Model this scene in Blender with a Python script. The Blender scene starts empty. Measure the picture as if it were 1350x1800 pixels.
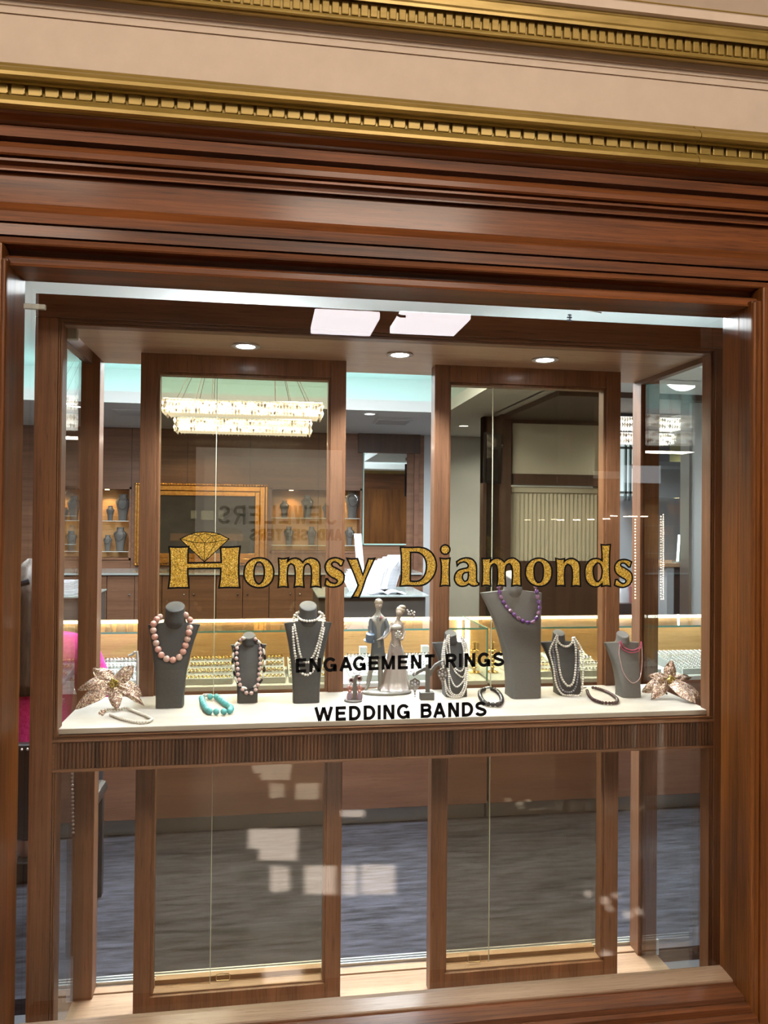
import bpy, bmesh, math, random
from mathutils import Vector, Matrix
from mathutils.geometry import tessellate_polygon
random.seed(7)
SC = bpy.context.scene
COL = SC.collection
PI = math.pi

# ------------------------------------------------------------------ camera
CAM = Vector((0.0, -1.85, 1.5)); FOC = 1352.0
PITCH, YAW, ROLL = math.radians(0.62), math.radians(8.605), math.radians(0.543)
_f = Vector((math.sin(YAW)*math.cos(PITCH), math.cos(YAW)*math.cos(PITCH), math.sin(PITCH)))
_r0 = Vector((math.cos(YAW), -math.sin(YAW), 0)); _u0 = _r0.cross(_f)
_r = _r0*math.cos(ROLL)+_u0*math.sin(ROLL); _u = _u0*math.cos(ROLL)-_r0*math.sin(ROLL)
cd = bpy.data.cameras.new('camera'); cam = bpy.data.objects.new('camera', cd); COL.objects.link(cam)
cd.sensor_fit = 'VERTICAL'; cd.sensor_height = 36.0; cd.lens = FOC/1800*36.0; cd.clip_start = 0.02; cd.clip_end = 100
m = Matrix((( _r.x, _u.x, -_f.x, CAM.x), (_r.y, _u.y, -_f.y, CAM.y), (_r.z, _u.z, -_f.z, CAM.z), (0, 0, 0, 1)))
cam.matrix_world = m
SC.camera = cam
def ray(px, py):
    return _f*FOC + _r*(px-675) - _u*(py-900)
def P(px, py, Y):            # point of the place seen at that pixel on the upright plane y = Y
    d = ray(px, py); return CAM + d*((Y-CAM.y)/d.y)
def PZ(px, py, z):           # the same on a level plane
    d = ray(px, py); return CAM + d*((z-CAM.z)/d.z)

# ------------------------------------------------------------------ world, colour management, lights
w = bpy.data.worlds.new('world'); SC.world = w; w.use_nodes = True
w.node_tree.nodes['Background'].inputs[0].default_value = (0.8, 0.88, 1.0, 1)
w.node_tree.nodes['Background'].inputs[1].default_value = 0.25
SC.view_settings.view_transform = 'Standard'; SC.view_settings.look = 'None'
SC.view_settings.gamma = 1; SC.view_settings.use_curve_mapping = False
SC.view_settings.exposure = 0.0
SC.cycles.use_denoising = True
SC.cycles.max_bounces = 8; SC.cycles.transparent_max_bounces = 24
SC.cycles.diffuse_bounces = 4; SC.cycles.glossy_bounces = 4; SC.cycles.transmission_bounces = 4
SC.cycles.caustics_reflective = False; SC.cycles.caustics_refractive = False
SC.cycles.sample_clamp_indirect = 4.0

def lamp(kind, name, loc, power, color=(1, 1, 1), size=0.1, size_y=None, aim=None, spot=None, blend=0.5, spread=None):
    l = bpy.data.lights.new(name, kind); o = bpy.data.objects.new(name, l); COL.objects.link(o)
    l.energy = power; l.color = color; o.location = loc
    if kind == 'AREA':
        l.size = size
        if size_y: l.shape = 'RECTANGLE'; l.size_y = size_y
        if spread: l.spread = math.radians(spread)
    else:
        l.shadow_soft_size = size
    if spot: l.spot_size = math.radians(spot); l.spot_blend = blend
    if aim is not None:
        o.rotation_euler = (Vector(aim)-Vector(loc)).to_track_quat('-Z', 'Y').to_euler()
    return o
WARM, COOL, DAY = (1.0, 0.86, 0.70), (0.93, 0.97, 1.0), (0.85, 0.93, 1.0)
# public hall in front of the shop: ceiling lamps, and sun through added ceiling holes that shape its floor patches
lamp('AREA', 'hall_ceiling_lamp', (0.75, -3.6, 3.50), 94, WARM, 1.3, 0.5, aim=(0.4, 0, 1.9))
lamp('AREA', 'hall_ceiling_lamp', (-1.6, -3.0, 3.75), 50, WARM, 1.2, 0.5, aim=(-0.3, 0, 1.9))
sun = lamp('SUN', 'sun', (0, -3, 8), 60, (0.96, 0.97, 1.0), 0.03, aim=(0.15, -3.5, 0))
# shop: fill lamps added under the tray ceiling, no fittings there
lamp('AREA', 'shop_fill_lamp', (-0.4, 2.5, 2.735), 60, COOL, 0.38, 0.34)
lamp('AREA', 'shop_fill_lamp', (0.8, 2.5, 2.735), 60, COOL, 0.38, 0.34)
for x in (-0.9, 0.4, 1.2):
    lamp('AREA', 'shop_fill_lamp', (x, 1.15, 2.735), 34, COOL, 0.4, 0.3)  # added to light the counter fronts
for x in (-2.0, -0.6, 0.6):
    lamp('AREA', 'shop_fill_lamp', (x, 2.9, 2.72), 30, COOL, 0.5, 0.3)
lamp('POINT', 'ceiling_fill_lamp', (-0.2, 2.9, 2.50), 26, COOL, 0.12)  # added to brighten the tray ceiling, stands in for the chandelier's upward glow
lamp('POINT', 'ceiling_fill_lamp', (0.3, 1.5, 2.50), 34, COOL, 0.12)  # added ceiling fill; no chandelier hangs here
for x in (-1.6, 0.0, 1.6, 2.7):
    lamp('SPOT', 'back_wall_lamp', (x, 4.85, 2.34), 75, COOL, 0.04, aim=(x, 5.2, 0), spot=130, blend=0.7)
for x, y, e in ((2.0, 2.9, 70), (2.9, 1.5, 50), (3.4, 4.2, 40), (3.6, 5.2, 45), (2.4, 5.5, 35)):
    lamp('SPOT', 'right_fill_lamp', (x, y, 2.39), e, COOL, 0.04, aim=(x, y+0.25, 0), spot=150, blend=0.6)  # spots added to brighten the right side of the shop
# lit display window: the three downlights in its soffit
DOWN = [PZ(432, 607, 1.985), PZ(703, 622, 1.985), PZ(958, 631, 1.985)]
for d in DOWN:
    lamp('SPOT', 'display_downlight_lamp', (d.x, d.y, 1.972), 29, COOL, 0.025, aim=(d.x, d.y+0.03, 0), spot=118, blend=0.6)

# ------------------------------------------------------------------ materials
def nodes(name):
    mt = bpy.data.materials.new(name); mt.use_nodes = True
    nt = mt.node_tree; b = nt.nodes['Principled BSDF']
    return mt, nt, b
def simple(name, col, rough=0.5, metal=0.0, emit=None, es=0.0, coat=0.0, spec=0.5, trans=0.0, sss=0.0):
    mt, nt, b = nodes(name)
    b.inputs['Base Color'].default_value = (*col, 1); b.inputs['Roughness'].default_value = rough
    b.inputs['Metallic'].default_value = metal; b.inputs['Coat Weight'].default_value = coat
    b.inputs['Coat Roughness'].default_value = 0.08
    b.inputs['Specular IOR Level'].default_value = spec
    if emit: b.inputs['Emission Color'].default_value = (*emit, 1); b.inputs['Emission Strength'].default_value = es
    if trans: b.inputs['Transmission Weight'].default_value = trans
    return mt
def noisy(name, c1, c2, scale=(20, 20, 20), rough=0.5, detail=4, metal=0.0, bump=0.0, coat=0.0, lo=0.3, hi=0.7, coatr=0.12, mid=None):
    mt, nt, b = nodes(name); N = nt.nodes; L = nt.links
    tc = N.new('ShaderNodeTexCoord'); mp = N.new('ShaderNodeMapping'); mp.inputs['Scale'].default_value = scale
    nz = N.new('ShaderNodeTexNoise'); nz.inputs['Scale'].default_value = 1; nz.inputs['Detail'].default_value = detail
    nz.inputs['Roughness'].default_value = 0.62
    cr = N.new('ShaderNodeValToRGB'); cr.color_ramp.elements[0].position = lo; cr.color_ramp.elements[1].position = hi
    cr.color_ramp.elements[0].color = (*c1, 1); cr.color_ramp.elements[1].color = (*c2, 1)
    if mid:
        e = cr.color_ramp.elements.new((lo+hi)/2); e.color = (*mid, 1)
    L.new(tc.outputs['Object'], mp.inputs['Vector']); L.new(mp.outputs[0], nz.inputs['Vector'])
    L.new(nz.outputs[0], cr.inputs[0]); L.new(cr.outputs[0], b.inputs['Base Color'])
    b.inputs['Roughness'].default_value = rough; b.inputs['Metallic'].default_value = metal
    b.inputs['Coat Weight'].default_value = coat; b.inputs['Coat Roughness'].default_value = coatr
    if bump:
        bp = N.new('ShaderNodeBump'); bp.inputs['Strength'].default_value = bump; bp.inputs['Distance'].default_value = 0.002
        L.new(nz.outputs[0], bp.inputs['Height']); L.new(bp.outputs[0], b.inputs['Normal'])
    return mt
def wood(name, dark, light, axis, rough=0.4, coat=0.0, along=1.2, across=28.0, coatr=0.15, bump=0.08, spec=0.5):
    """grain runs along axis: broad figure, fine fibre and short dark pores"""
    mt, nt, b = nodes(name); N = nt.nodes; L = nt.links
    tc = N.new('ShaderNodeTexCoord')
    def noise(al, ac, detail, rgh, dist=0.0):
        mp = N.new('ShaderNodeMapping'); s = [ac, ac, ac]; s['xyz'.index(axis)] = al; mp.inputs['Scale'].default_value = s
        nz = N.new('ShaderNodeTexNoise'); nz.inputs['Scale'].default_value = 1; nz.inputs['Detail'].default_value = detail
        nz.inputs['Roughness'].default_value = rgh; nz.inputs['Distortion'].default_value = dist
        L.new(tc.outputs['Object'], mp.inputs['Vector']); L.new(mp.outputs[0], nz.inputs['Vector']); return nz
    n1 = noise(along*0.7, across*0.5, 3, 0.55, 0.4); n2 = noise(along*3, across*6, 5, 0.7); n3 = noise(along*11, across*13, 3, 0.6)
    mx = N.new('ShaderNodeMath'); mx.operation = 'MULTIPLY_ADD'; mx.inputs[1].default_value = 0.55
    m0 = N.new('ShaderNodeMath'); m0.operation = 'MULTIPLY'; m0.inputs[1].default_value = 0.45
    L.new(n2.outputs[0], m0.inputs[0]); L.new(n1.outputs[0], mx.inputs[0]); L.new(m0.outputs[0], mx.inputs[2])
    cr = N.new('ShaderNodeValToRGB'); e = cr.color_ramp.elements; e[0].position = 0.36; e[1].position = 0.64
    e[0].color = (*dark, 1); e[1].color = (*light, 1)
    L.new(mx.outputs[0], cr.inputs[0])
    pr = N.new('ShaderNodeValToRGB'); q = pr.color_ramp.elements; q[0].position = 0.30; q[1].position = 0.42
    q[0].color = (0.45, 0.42, 0.40, 1); q[1].color = (1, 1, 1, 1)
    L.new(n3.outputs[0], pr.inputs[0])
    mul = N.new('ShaderNodeMix'); mul.data_type = 'RGBA'; mul.blend_type = 'MULTIPLY'; mul.inputs[0].default_value = 0.85
    L.new(cr.outputs[0], mul.inputs[6]); L.new(pr.outputs[0], mul.inputs[7]); L.new(mul.outputs[2], b.inputs['Base Color'])
    b.inputs['Roughness'].default_value = rough; b.inputs['Coat Weight'].default_value = coat; b.inputs['Coat Roughness'].default_value = coatr
    b.inputs['Specular IOR Level'].default_value = spec
    if bump:
        bp = N.new('ShaderNodeBump'); bp.inputs['Strength'].default_value = bump; bp.inputs['Distance'].default_value = 0.001
        L.new(n3.outputs[0], bp.inputs['Height']); L.new(bp.outputs[0], b.inputs['Normal'])
    return mt
def glass(name, tint=(1, 1, 1), f0=0.04, rough=0.0, gcol=(1, 1, 1), wave=0.0):
    """clear sheet: what is behind shows through, the front adds its mirror image"""
    mt = bpy.data.materials.new(name); mt.use_nodes = True; nt = mt.node_tree; N = nt.nodes; L = nt.links
    N.remove(N['Principled BSDF']); out = N['Material Output']
    tr = N.new('ShaderNodeBsdfTransparent'); tr.inputs[0].default_value = (*tint, 1)
    gl = N.new('ShaderNodeBsdfGlossy'); gl.inputs['Roughness'].default_value = rough; gl.inputs[0].default_value = (*gcol, 1)
    lw = N.new('ShaderNodeLayerWeight'); lw.inputs[0].default_value = 0.5
    p = N.new('ShaderNodeMath'); p.operation = 'POWER'; p.inputs[1].default_value = 5
    ma = N.new('ShaderNodeMath'); ma.operation = 'MULTIPLY_ADD'; ma.inputs[1].default_value = 0.96-f0; ma.inputs[2].default_value = f0
    mix = N.new('ShaderNodeMixShader')
    L.new(lw.outputs['Facing'], p.inputs[0]); L.new(p.outputs[0], ma.inputs[0]); L.new(ma.outputs[0], mix.inputs[0])
    L.new(tr.outputs[0], mix.inputs[1]); L.new(gl.outputs[0], mix.inputs[2]); L.new(mix.outputs[0], out.inputs[0])
    if wave:
        nz = N.new('ShaderNodeTexNoise'); nz.inputs['Scale'].default_value = 9; nz.inputs['Detail'].default_value = 2
        bp = N.new('ShaderNodeBump'); bp.inputs['Strength'].default_value = wave; bp.inputs['Distance'].default_value = 0.002
        tc = N.new('ShaderNodeTexCoord'); L.new(tc.outputs['Object'], nz.inputs['Vector'])
        L.new(nz.outputs[0], bp.inputs['Height']); L.new(bp.outputs[0], gl.inputs['Normal'])
    return mt
def glitter(name, cols, scale, rough=0.3, metal=1.0, tilt=0.7):
    """flakes: every cell has its own colour and its own tilt"""
    mt, nt, b = nodes(name); N = nt.nodes; L = nt.links
    tc = N.new('ShaderNodeTexCoord'); vo = N.new('ShaderNodeTexVoronoi'); vo.inputs['Scale'].default_value = scale
    L.new(tc.outputs['Object'], vo.inputs['Vector'])
    sp = N.new('ShaderNodeSeparateColor'); L.new(vo.outputs['Color'], sp.inputs[0])
    cr = N.new('ShaderNodeValToRGB'); cr.color_ramp.interpolation = 'CONSTANT'
    while len(cr.color_ramp.elements) < len(cols): cr.color_ramp.elements.new(0.5)
    for i, c in enumerate(cols):
        cr.color_ramp.elements[i].position = i/len(cols); cr.color_ramp.elements[i].color = (*c, 1)
    L.new(sp.outputs[0], cr.inputs[0]); L.new(cr.outputs[0], b.inputs['Base Color'])
    ge = N.new('ShaderNodeNewGeometry')
    vs = N.new('ShaderNodeVectorMath'); vs.operation = 'SUBTRACT'; vs.inputs[1].default_value = (0.5, 0.5, 0.5); L.new(vo.outputs['Color'], vs.inputs[0])
    sc = N.new('ShaderNodeVectorMath'); sc.operation = 'SCALE'; sc.inputs['Scale'].default_value = tilt; L.new(vs.outputs[0], sc.inputs[0])
    ad = N.new('ShaderNodeVectorMath'); ad.operation = 'ADD'; L.new(ge.outputs['Normal'], ad.inputs[0]); L.new(sc.outputs[0], ad.inputs[1])
    no = N.new('ShaderNodeVectorMath'); no.operation = 'NORMALIZE'; L.new(ad.outputs[0], no.inputs[0]); L.new(no.outputs[0], b.inputs['Normal'])
    b.inputs['Roughness'].default_value = rough; b.inputs['Metallic'].default_value = metal
    return mt

MD, ML = (0.036, 0.0095, 0.0025), (0.22, 0.068, 0.016)
M = dict(
    mah_x=wood('mahogany_level', MD, ML, 'x', 0.5, 0.16, coatr=0.16, bump=0.25, spec=0.28),
    mah_z=wood('mahogany_upright', (0.055, 0.017, 0.0035), (0.24, 0.080, 0.014), 'z', 0.5, 0.14, coatr=0.16, bump=0.25, spec=0.28),
    wal_x=wood('walnut_level', (0.13, 0.056, 0.026), (0.28, 0.135, 0.066), 'x', 0.5, 0.15),
    wal_y=wood('walnut_depth', (0.14, 0.068, 0.038), (0.28, 0.15, 0.088), 'y', 0.5, 0.15),
    wal_z=wood('walnut_upright', (0.13, 0.054, 0.024), (0.29, 0.130, 0.058), 'z', 0.5, 0.15),
    soffit=wood('bounce_lit_walnut', (0.44, 0.28, 0.18), (0.62, 0.43, 0.29), 'x', 0.45, 0.2),  # walnut lightened to carry the light bounced up from the shelf
    flute=wood('fluted_walnut', (0.022, 0.008, 0.0045), (0.20, 0.092, 0.045), 'z', 0.45, 0.15, along=0.8, across=60),
    oak_x=wood('pale_oak', (0.34, 0.20, 0.11), (0.52, 0.33, 0.20), 'x', 0.5, 0.1),
    sill_x=wood('worn_sill_wood', (0.22, 0.13, 0.075), (0.36, 0.235, 0.15), 'x', 0.55, 0.1),
    shopwood=wood('shop_veneer', (0.15, 0.068, 0.036), (0.27, 0.135, 0.075), 'x', 0.45, 0.1, across=40),
    honey=wood('honey_veneer', (0.50, 0.28, 0.11), (0.70, 0.43, 0.20), 'x', 0.45, 0.1, across=40),
    redwood=wood('red_veneer', (0.16, 0.070, 0.042), (0.25, 0.120, 0.075), 'x', 0.45, 0.1),
    darkwood=wood('dark_veneer', (0.045, 0.024, 0.016), (0.085, 0.048, 0.034), 'z', 0.45, 0.1),
    gold=noisy('gold_paint', (0.25, 0.165, 0.035), (0.37, 0.255, 0.070), (9, 60, 60), 0.40, 5, 0.35, 0.10),
    cream=noisy('cream_plaster', (0.52, 0.42, 0.335), (0.57, 0.465, 0.375), (14, 14, 14), 0.75, 5),
    glass=glass('window_glass', (0.97, 0.985, 0.98), 0.045),
    clear=glass('clear_glass', (0.96, 0.985, 0.97), 0.035),
    edge=simple('glass_edge', (0.16, 0.36, 0.30), 0.15, 0, (0.3, 0.75, 0.6), 0.0),
    bronze=glass('bronze_glass', (0.80, 0.745, 0.62), 0.03),
    aluminium=simple('brushed_aluminium', (0.8, 0.82, 0.84), 0.28, 1.0),
    chrome=simple('chrome', (0.75, 0.76, 0.78), 0.12, 1.0),
    steel=simple('satin_steel', (0.42, 0.46, 0.44), 0.4, 0.8),
    marble=noisy('pale_stone', (0.50, 0.46, 0.395), (0.60, 0.565, 0.50), (5, 16, 16), 0.45, 6, 0, 0.0, 0.0, 0.35, 0.62),
    carpet=noisy('navy_carpet', (0.004, 0.005, 0.009), (0.052, 0.054, 0.074), (7, 45, 50), 0.95, 10, 0, 0.5, 0, 0.36, 0.64),
    white=simple('white_plaster', (0.78, 0.80, 0.80), 0.8),
    grey=simple('grey_plaster', (0.52, 0.54, 0.56), 0.8),
    beige=simple('beige_plaster', (0.52, 0.50, 0.44), 0.8),
    black=simple('black_vinyl', (0.004, 0.004, 0.005), 0.6, spec=0.12),
    bust=noisy('charcoal_leatherette', (0.060, 0.060, 0.060), (0.078, 0.077, 0.075), (300, 300, 300), 0.42, 3, 0, 0.12),
    bustlight=noisy('grey_leatherette', (0.15, 0.145, 0.137), (0.18, 0.174, 0.163), (300, 300, 300), 0.45, 3, 0, 0.12),
    pearl=simple('pearl', (0.90, 0.86, 0.79), 0.25, 0.0, coat=0.6),
    greypearl=simple('grey_pearl', (0.30, 0.30, 0.34), 0.2, 0.2, coat=0.6),
    pinkpearl=simple('pink_pearl', (0.72, 0.50, 0.47), 0.25, coat=0.5),
    rose=noisy('rose_stone', (0.62, 0.27, 0.23), (0.80, 0.50, 0.43), (60, 60, 60), 0.25, 4, coat=0.4),
    rose2=noisy('pale_rose_stone', (0.66, 0.42, 0.36), (0.80, 0.58, 0.50), (60, 60, 60), 0.25, 4, coat=0.4),
    turq=noisy('turquoise_stone', (0.06, 0.42, 0.46), (0.22, 0.66, 0.68), (70, 70, 70), 0.28, 4, coat=0.4),
    onyx=simple('black_stone', (0.012, 0.012, 0.015), 0.12, coat=0.8),
    garnet=simple('garnet_stone', (0.045, 0.012, 0.016), 0.1, coat=0.8),
    amethyst=simple('amethyst', (0.17, 0.075, 0.24), 0.06, 0.0, coat=1.0),
    amethyst2=simple('pale_amethyst', (0.29, 0.16, 0.27), 0.06, 0.0, coat=1.0),
    ruby=simple('pink_glass_bead', (0.55, 0.10, 0.18), 0.15, coat=0.8),
    silver=simple('silver', (0.80, 0.80, 0.82), 0.18, 1.0),
    diamond=simple('cut_crystal', (0.85, 0.87, 0.9), 0.08, 0.6, coat=1.0),
    glit_gold=glitter('gold_glitter', ((0.42, 0.28, 0.02), (0.64, 0.45, 0.05), (0.20, 0.125, 0.012), (0.55, 0.30, 0.02), (0.85, 0.66, 0.16)), 650, 0.45, 0.15, 0.5),
    glit_rose=glitter('rose_gold_glitter', ((0.66, 0.46, 0.36), (0.30, 0.17, 0.12), (0.92, 0.82, 0.72), (0.55, 0.36, 0.30), (0.75, 0.60, 0.38), (0.22, 0.12, 0.09)), 420, 0.35, 0.35, 0.8),
    glit_yellow=glitter('yellow_glitter', ((0.6, 0.46, 0.12), (0.85, 0.72, 0.32), (0.36, 0.26, 0.05)), 420, 0.3, 0.7, 0.9),
)

# ------------------------------------------------------------------ mesh building
class MB:
    def __init__(s): s.v = []; s.f = []
    def add(s, vs, fs):
        o = len(s.v); s.v += [Vector(v) for v in vs]; s.f += [tuple(i+o for i in f) for f in fs]; return s
    def box(s, a, b):
        x0, y0, z0 = (min(a[i], b[i]) for i in range(3)); x1, y1, z1 = (max(a[i], b[i]) for i in range(3))
        return s.add([(x0, y0, z0), (x1, y0, z0), (x1, y1, z0), (x0, y1, z0), (x0, y0, z1), (x1, y0, z1), (x1, y1, z1), (x0, y1, z1)],
                     [(0, 3, 2, 1), (4, 5, 6, 7), (0, 1, 5, 4), (1, 2, 6, 5), (2, 3, 7, 6), (3, 0, 4, 7)])
    def prism(s, prof, axis, a, b):
        """closed outline swept from a to b: axis x takes (y,z), y takes (x,z), z takes (x,y)"""
        mk = {'x': lambda p, t: (t, p[0], p[1]), 'y': lambda p, t: (p[0], t, p[1]), 'z': lambda p, t: (p[0], p[1], t)}[axis]
        n = len(prof); vs = [mk(p, a) for p in prof]+[mk(p, b) for p in prof]
        fs = [(i, (i+1) % n, n+(i+1) % n, n+i) for i in range(n)]
        tri = tessellate_polygon([[Vector((p[0], p[1], 0)) for p in prof]])
        fs += [tuple(t) for t in tri]+[tuple(n+i for i in reversed(t)) for t in tri]
        return s.add(vs, fs)
    def loft(s, rings, cap=True, closed=True):
        n = len(rings[0]); vs = [p for r in rings for p in r]; fs = []
        for k in range(len(rings)-1):
            for i in range(n if closed else n-1):
                j = (i+1) % n; fs.append((k*n+i, k*n+j, (k+1)*n+j, (k+1)*n+i))
        if cap and closed:
            fs += [tuple(reversed(range(n))), tuple((len(rings)-1)*n+i for i in range(n))]
        return s.add(vs, fs)
    def tube(s, path, r, n=8, closed=False):
        path = [Vector(p) for p in path]; N = len(path); rr = r if isinstance(r, (list, tuple)) else [r]*N
        rings = []; up = None
        for i, p in enumerate(path):
            a = path[(i-1) % N] if (closed or i > 0) else p; b = path[(i+1) % N] if (closed or i < N-1) else p
            t = (b-a).normalized() if (b-a).length > 1e-9 else Vector((0, 0, 1))
            if up is None: up = t.orthogonal().normalized()
            up = (up-t*up.dot(t)); up = up.normalized() if up.length > 1e-6 else t.orthogonal().normalized()
            sd = t.cross(up)
            rings.append([p+(up*math.cos(2*PI*k/n)+sd*math.sin(2*PI*k/n))*rr[i] for k in range(n)])
        if closed: rings.append(rings[0])
        return s.loft(rings, not closed)
    def ball(s, c, r, nu=14, nv=9, sc=(1, 1, 1), rot=None):
        c = Vector(c); rings = []
        for j in range(nv+1):
            th = PI*(0.02+0.96*j/nv)
            ring = []
            for i in range(nu):
                v = Vector((math.sin(th)*math.cos(2*PI*i/nu)*sc[0], math.sin(th)*math.sin(2*PI*i/nu)*sc[1], -math.cos(th)*sc[2]))*r
                ring.append(c+(rot@v if rot else v))
            rings.append(ring)
        return s.loft(rings)
    def lathe(s, prof, c, n=24):
        c = Vector(c); return s.loft([[c+Vector((r*math.cos(2*PI*i/n), r*math.sin(2*PI*i/n), z)) for i in range(n)] for r, z in prof])
    def ribbon(s, pts, w, y0, thick, closed=True):
        """a flat stroke of width w along points (x,z), lying on the plane y0 and 'thick' deep"""
        n = len(pts); L = []; R = []
        for i, p in enumerate(pts):
            a = pts[(i-1) % n] if closed or i else None; b = pts[(i+1) % n] if closed or i < n-1 else None
            d1 = (p-a).normalized() if a is not None and (p-a).length > 1e-9 else None
            d2 = (b-p).normalized() if b is not None and (b-p).length > 1e-9 else None
            if d1 is None: d1 = d2
            if d2 is None: d2 = d1
            n1 = Vector((-d1.y, d1.x)); n2 = Vector((-d2.y, d2.x)); mi = n1+n2
            if mi.length < 1e-6: mi = n1
            mi.normalize(); k = min(2.2, 1/max(0.3, mi.dot(n1)))
            L.append(p+mi*w/2*k); R.append(p-mi*w/2*k)
        q = [(0.0, 0)]
        rings = [[(L[i].x, y0, L[i].y), (R[i].x, y0, R[i].y), (R[i].x, y0+thick, R[i].y), (L[i].x, y0+thick, L[i].y)] for i in range(n)]
        if closed: rings.append(rings[0])
        return s.loft(rings, not closed)
    def plate(s, loops, y0, thick):
        """outline with holes, points (x,z), as a thin plate"""
        flat = [p for l in loops for p in l]; n = len(flat)
        tri = tessellate_polygon([[Vector((p.x, p.y, 0)) for p in l] for l in loops])
        vs = [(p.x, y0, p.y) for p in flat]+[(p.x, y0+thick, p.y) for p in flat]
        fs = [tuple(t) for t in tri]+[tuple(n+i for i in reversed(t)) for t in tri]; o = 0
        for l in loops:
            k = len(l); fs += [(o+i, o+(i+1) % k, n+o+(i+1) % k, n+o+i) for i in range(k)]; o += k
        return s.add(vs, fs)
    def build(s, name, mat, parent=None, smooth=False, bevel=0.0, angle=40, fix=True):
        root = wloc(parent) if parent else None
        if root is None:
            xs = [v.x for v in s.v]; ys = [v.y for v in s.v]; zs = [v.z for v in s.v]
            root = Vector(((min(xs)+max(xs))/2, (min(ys)+max(ys))/2, min(zs)))
            loc = root
        else: loc = Vector((0, 0, 0))
        me = bpy.data.meshes.new(name); me.from_pydata([v-root for v in s.v], [], s.f)
        if fix:
            bm = bmesh.new(); bm.from_mesh(me); bmesh.ops.recalc_face_normals(bm, faces=bm.faces); bm.to_mesh(me); bm.free()
        me.materials.append(mat if not isinstance(mat, str) else M[mat])
        if smooth:
            me.shade_smooth()
            if angle < 180: me.set_sharp_from_angle(angle=math.radians(angle))
        o = bpy.data.objects.new(name, me); COL.objects.link(o); o.location = loc
        if parent: o.parent = parent
        if bevel:
            bv = o.modifiers.new('edge', 'BEVEL'); bv.width = bevel; bv.segments = 2; bv.limit_method = 'ANGLE'; bv.angle_limit = math.radians(50)
        return o
def wloc(o):
    v = Vector((0, 0, 0))
    while o: v = v+o.location; o = o.parent
    return v
def box(name, a, b, mat, parent=None, bevel=0.0): return MB().box(a, b).build(name, mat, parent, bevel=bevel)
def tag(o, label=None, cat=None, group=None, kind=None):
    if label: o['label'] = label
    if cat: o['category'] = cat
    if group: o['group'] = group
    if kind: o['kind'] = kind
    return o
def thing(name, loc, label, cat, group=None):
    o = bpy.data.objects.new(name, None); COL.objects.link(o); o.location = loc; o.empty_display_size = 0.05
    return tag(o, label, cat, group)
def struct(o, label=None): o['kind'] = 'structure'; return tag(o, label)
def shell(name, loc=(0, 0, 0)):
    o = bpy.data.objects.new(name, None); COL.objects.link(o); o.location = loc; o['kind'] = 'structure'; return o
def dup(src, loc, label=None, group=None, rz=0.0, sc=1.0):
    r = src.copy(); COL.objects.link(r); r.location = loc; r.rotation_euler = (0, 0, rz); r.scale = (sc, sc, sc)
    if label: r['label'] = label
    if group: r['group'] = group
    for ch in list(src.children):
        c = ch.copy(); COL.objects.link(c); c.parent = r
        for g in list(ch.children):
            k = g.copy(); COL.objects.link(k); k.parent = c
    return r

# ------------------------------------------------------------------ shopfront wall
XL, XR = -3.2, 4.2               # how far the front runs
GX0, GX1, GZ0, GZ1 = -0.555, 1.178, 0.349, 2.0435
def zc(py, Y): return P(700, py, Y).z
def moulding(name, pts, mat, back=0.06, x0=XL, x1=XR, px=700):
    pr = [(Y, P(px, py, Y).z) for py, Y in pts]
    pr = [(back, pr[0][1])]+pr+[(back, pr[-1][1])]
    return struct(MB().prism(pr, 'x', x0, x1).build(name, mat))
# wooden head above the window: crown, fillets, broad frieze, lower architrave
head = [(247, -0.116), (250, -0.118), (255, -0.113), (261, -0.100), (267, -0.089), (274, -0.083), (275, -0.080), (276, -0.090), (293, -0.092), (294, -0.076),
        (302, -0.072), (303, -0.088), (311, -0.094), (320, -0.093), (324, -0.088), (325, -0.076), (328, -0.076), (329, -0.087), (333, -0.087), (334, -0.074),
        (345, -0.072), (346, -0.084), (349, -0.084), (350, -0.064), (353, -0.064), (354, -0.070), (401, -0.070), (402, -0.073), (406, -0.078), (412, -0.088), (415, -0.092), (432, -0.096), (433, -0.084), (435, -0.084),
        (436, -0.098), (454, -0.100), (455, -0.088), (457, -0.088), (458, -0.102), (466, -0.106), (469, -0.103), (473, -0.082), (478, -0.070), (486, -0.066), (488, -0.066), (489, -0.092), (491, -0.096), (500, -0.096), (504, -0.100)]
moulding('wall_front', head, 'mah_x', back=0.012)
struct(box('trim_6', (XL, -0.088, 2.0435), (XR, 0.012, 2.062), 'mah_x'))       # underside boards of the opening
# cream frieze and the two gilt dentil mouldings
struct(MB().prism([(0.1, zc(180, -0.05)), (-0.05, zc(180, -0.05)), (-0.05, zc(93, -0.05)), (-0.054, zc(92, -0.054)), (-0.054, zc(80, -0.054)), (-0.058, zc(78, -0.058)),
        (-0.058, zc(70, -0.058)), (-0.062, zc(68, -0.062)), (-0.062, zc(40, -0.062)), (0.1, zc(40, -0.062))], 'x', XL, XR).build('wall_frieze', 'cream'))
cut = P(1226, 265, -0.13).x
gl = [(173, -0.058), (174, -0.112), (178, -0.118), (180, -0.138), (186, -0.148), (192, -0.148), (198, -0.140), (201, -0.128), (204, -0.128), (207, -0.122), (208, -0.106),
      (225, -0.106), (226, -0.122), (228, -0.132), (234, -0.140), (240, -0.140), (245, -0.132), (247, -0.122), (249, -0.118)]
moulding('trim_1', gl, 'gold', 0.0, XL, cut-0.0009); moulding('trim_2', gl, 'gold', 0.0, cut+0.0009, XR)
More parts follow.
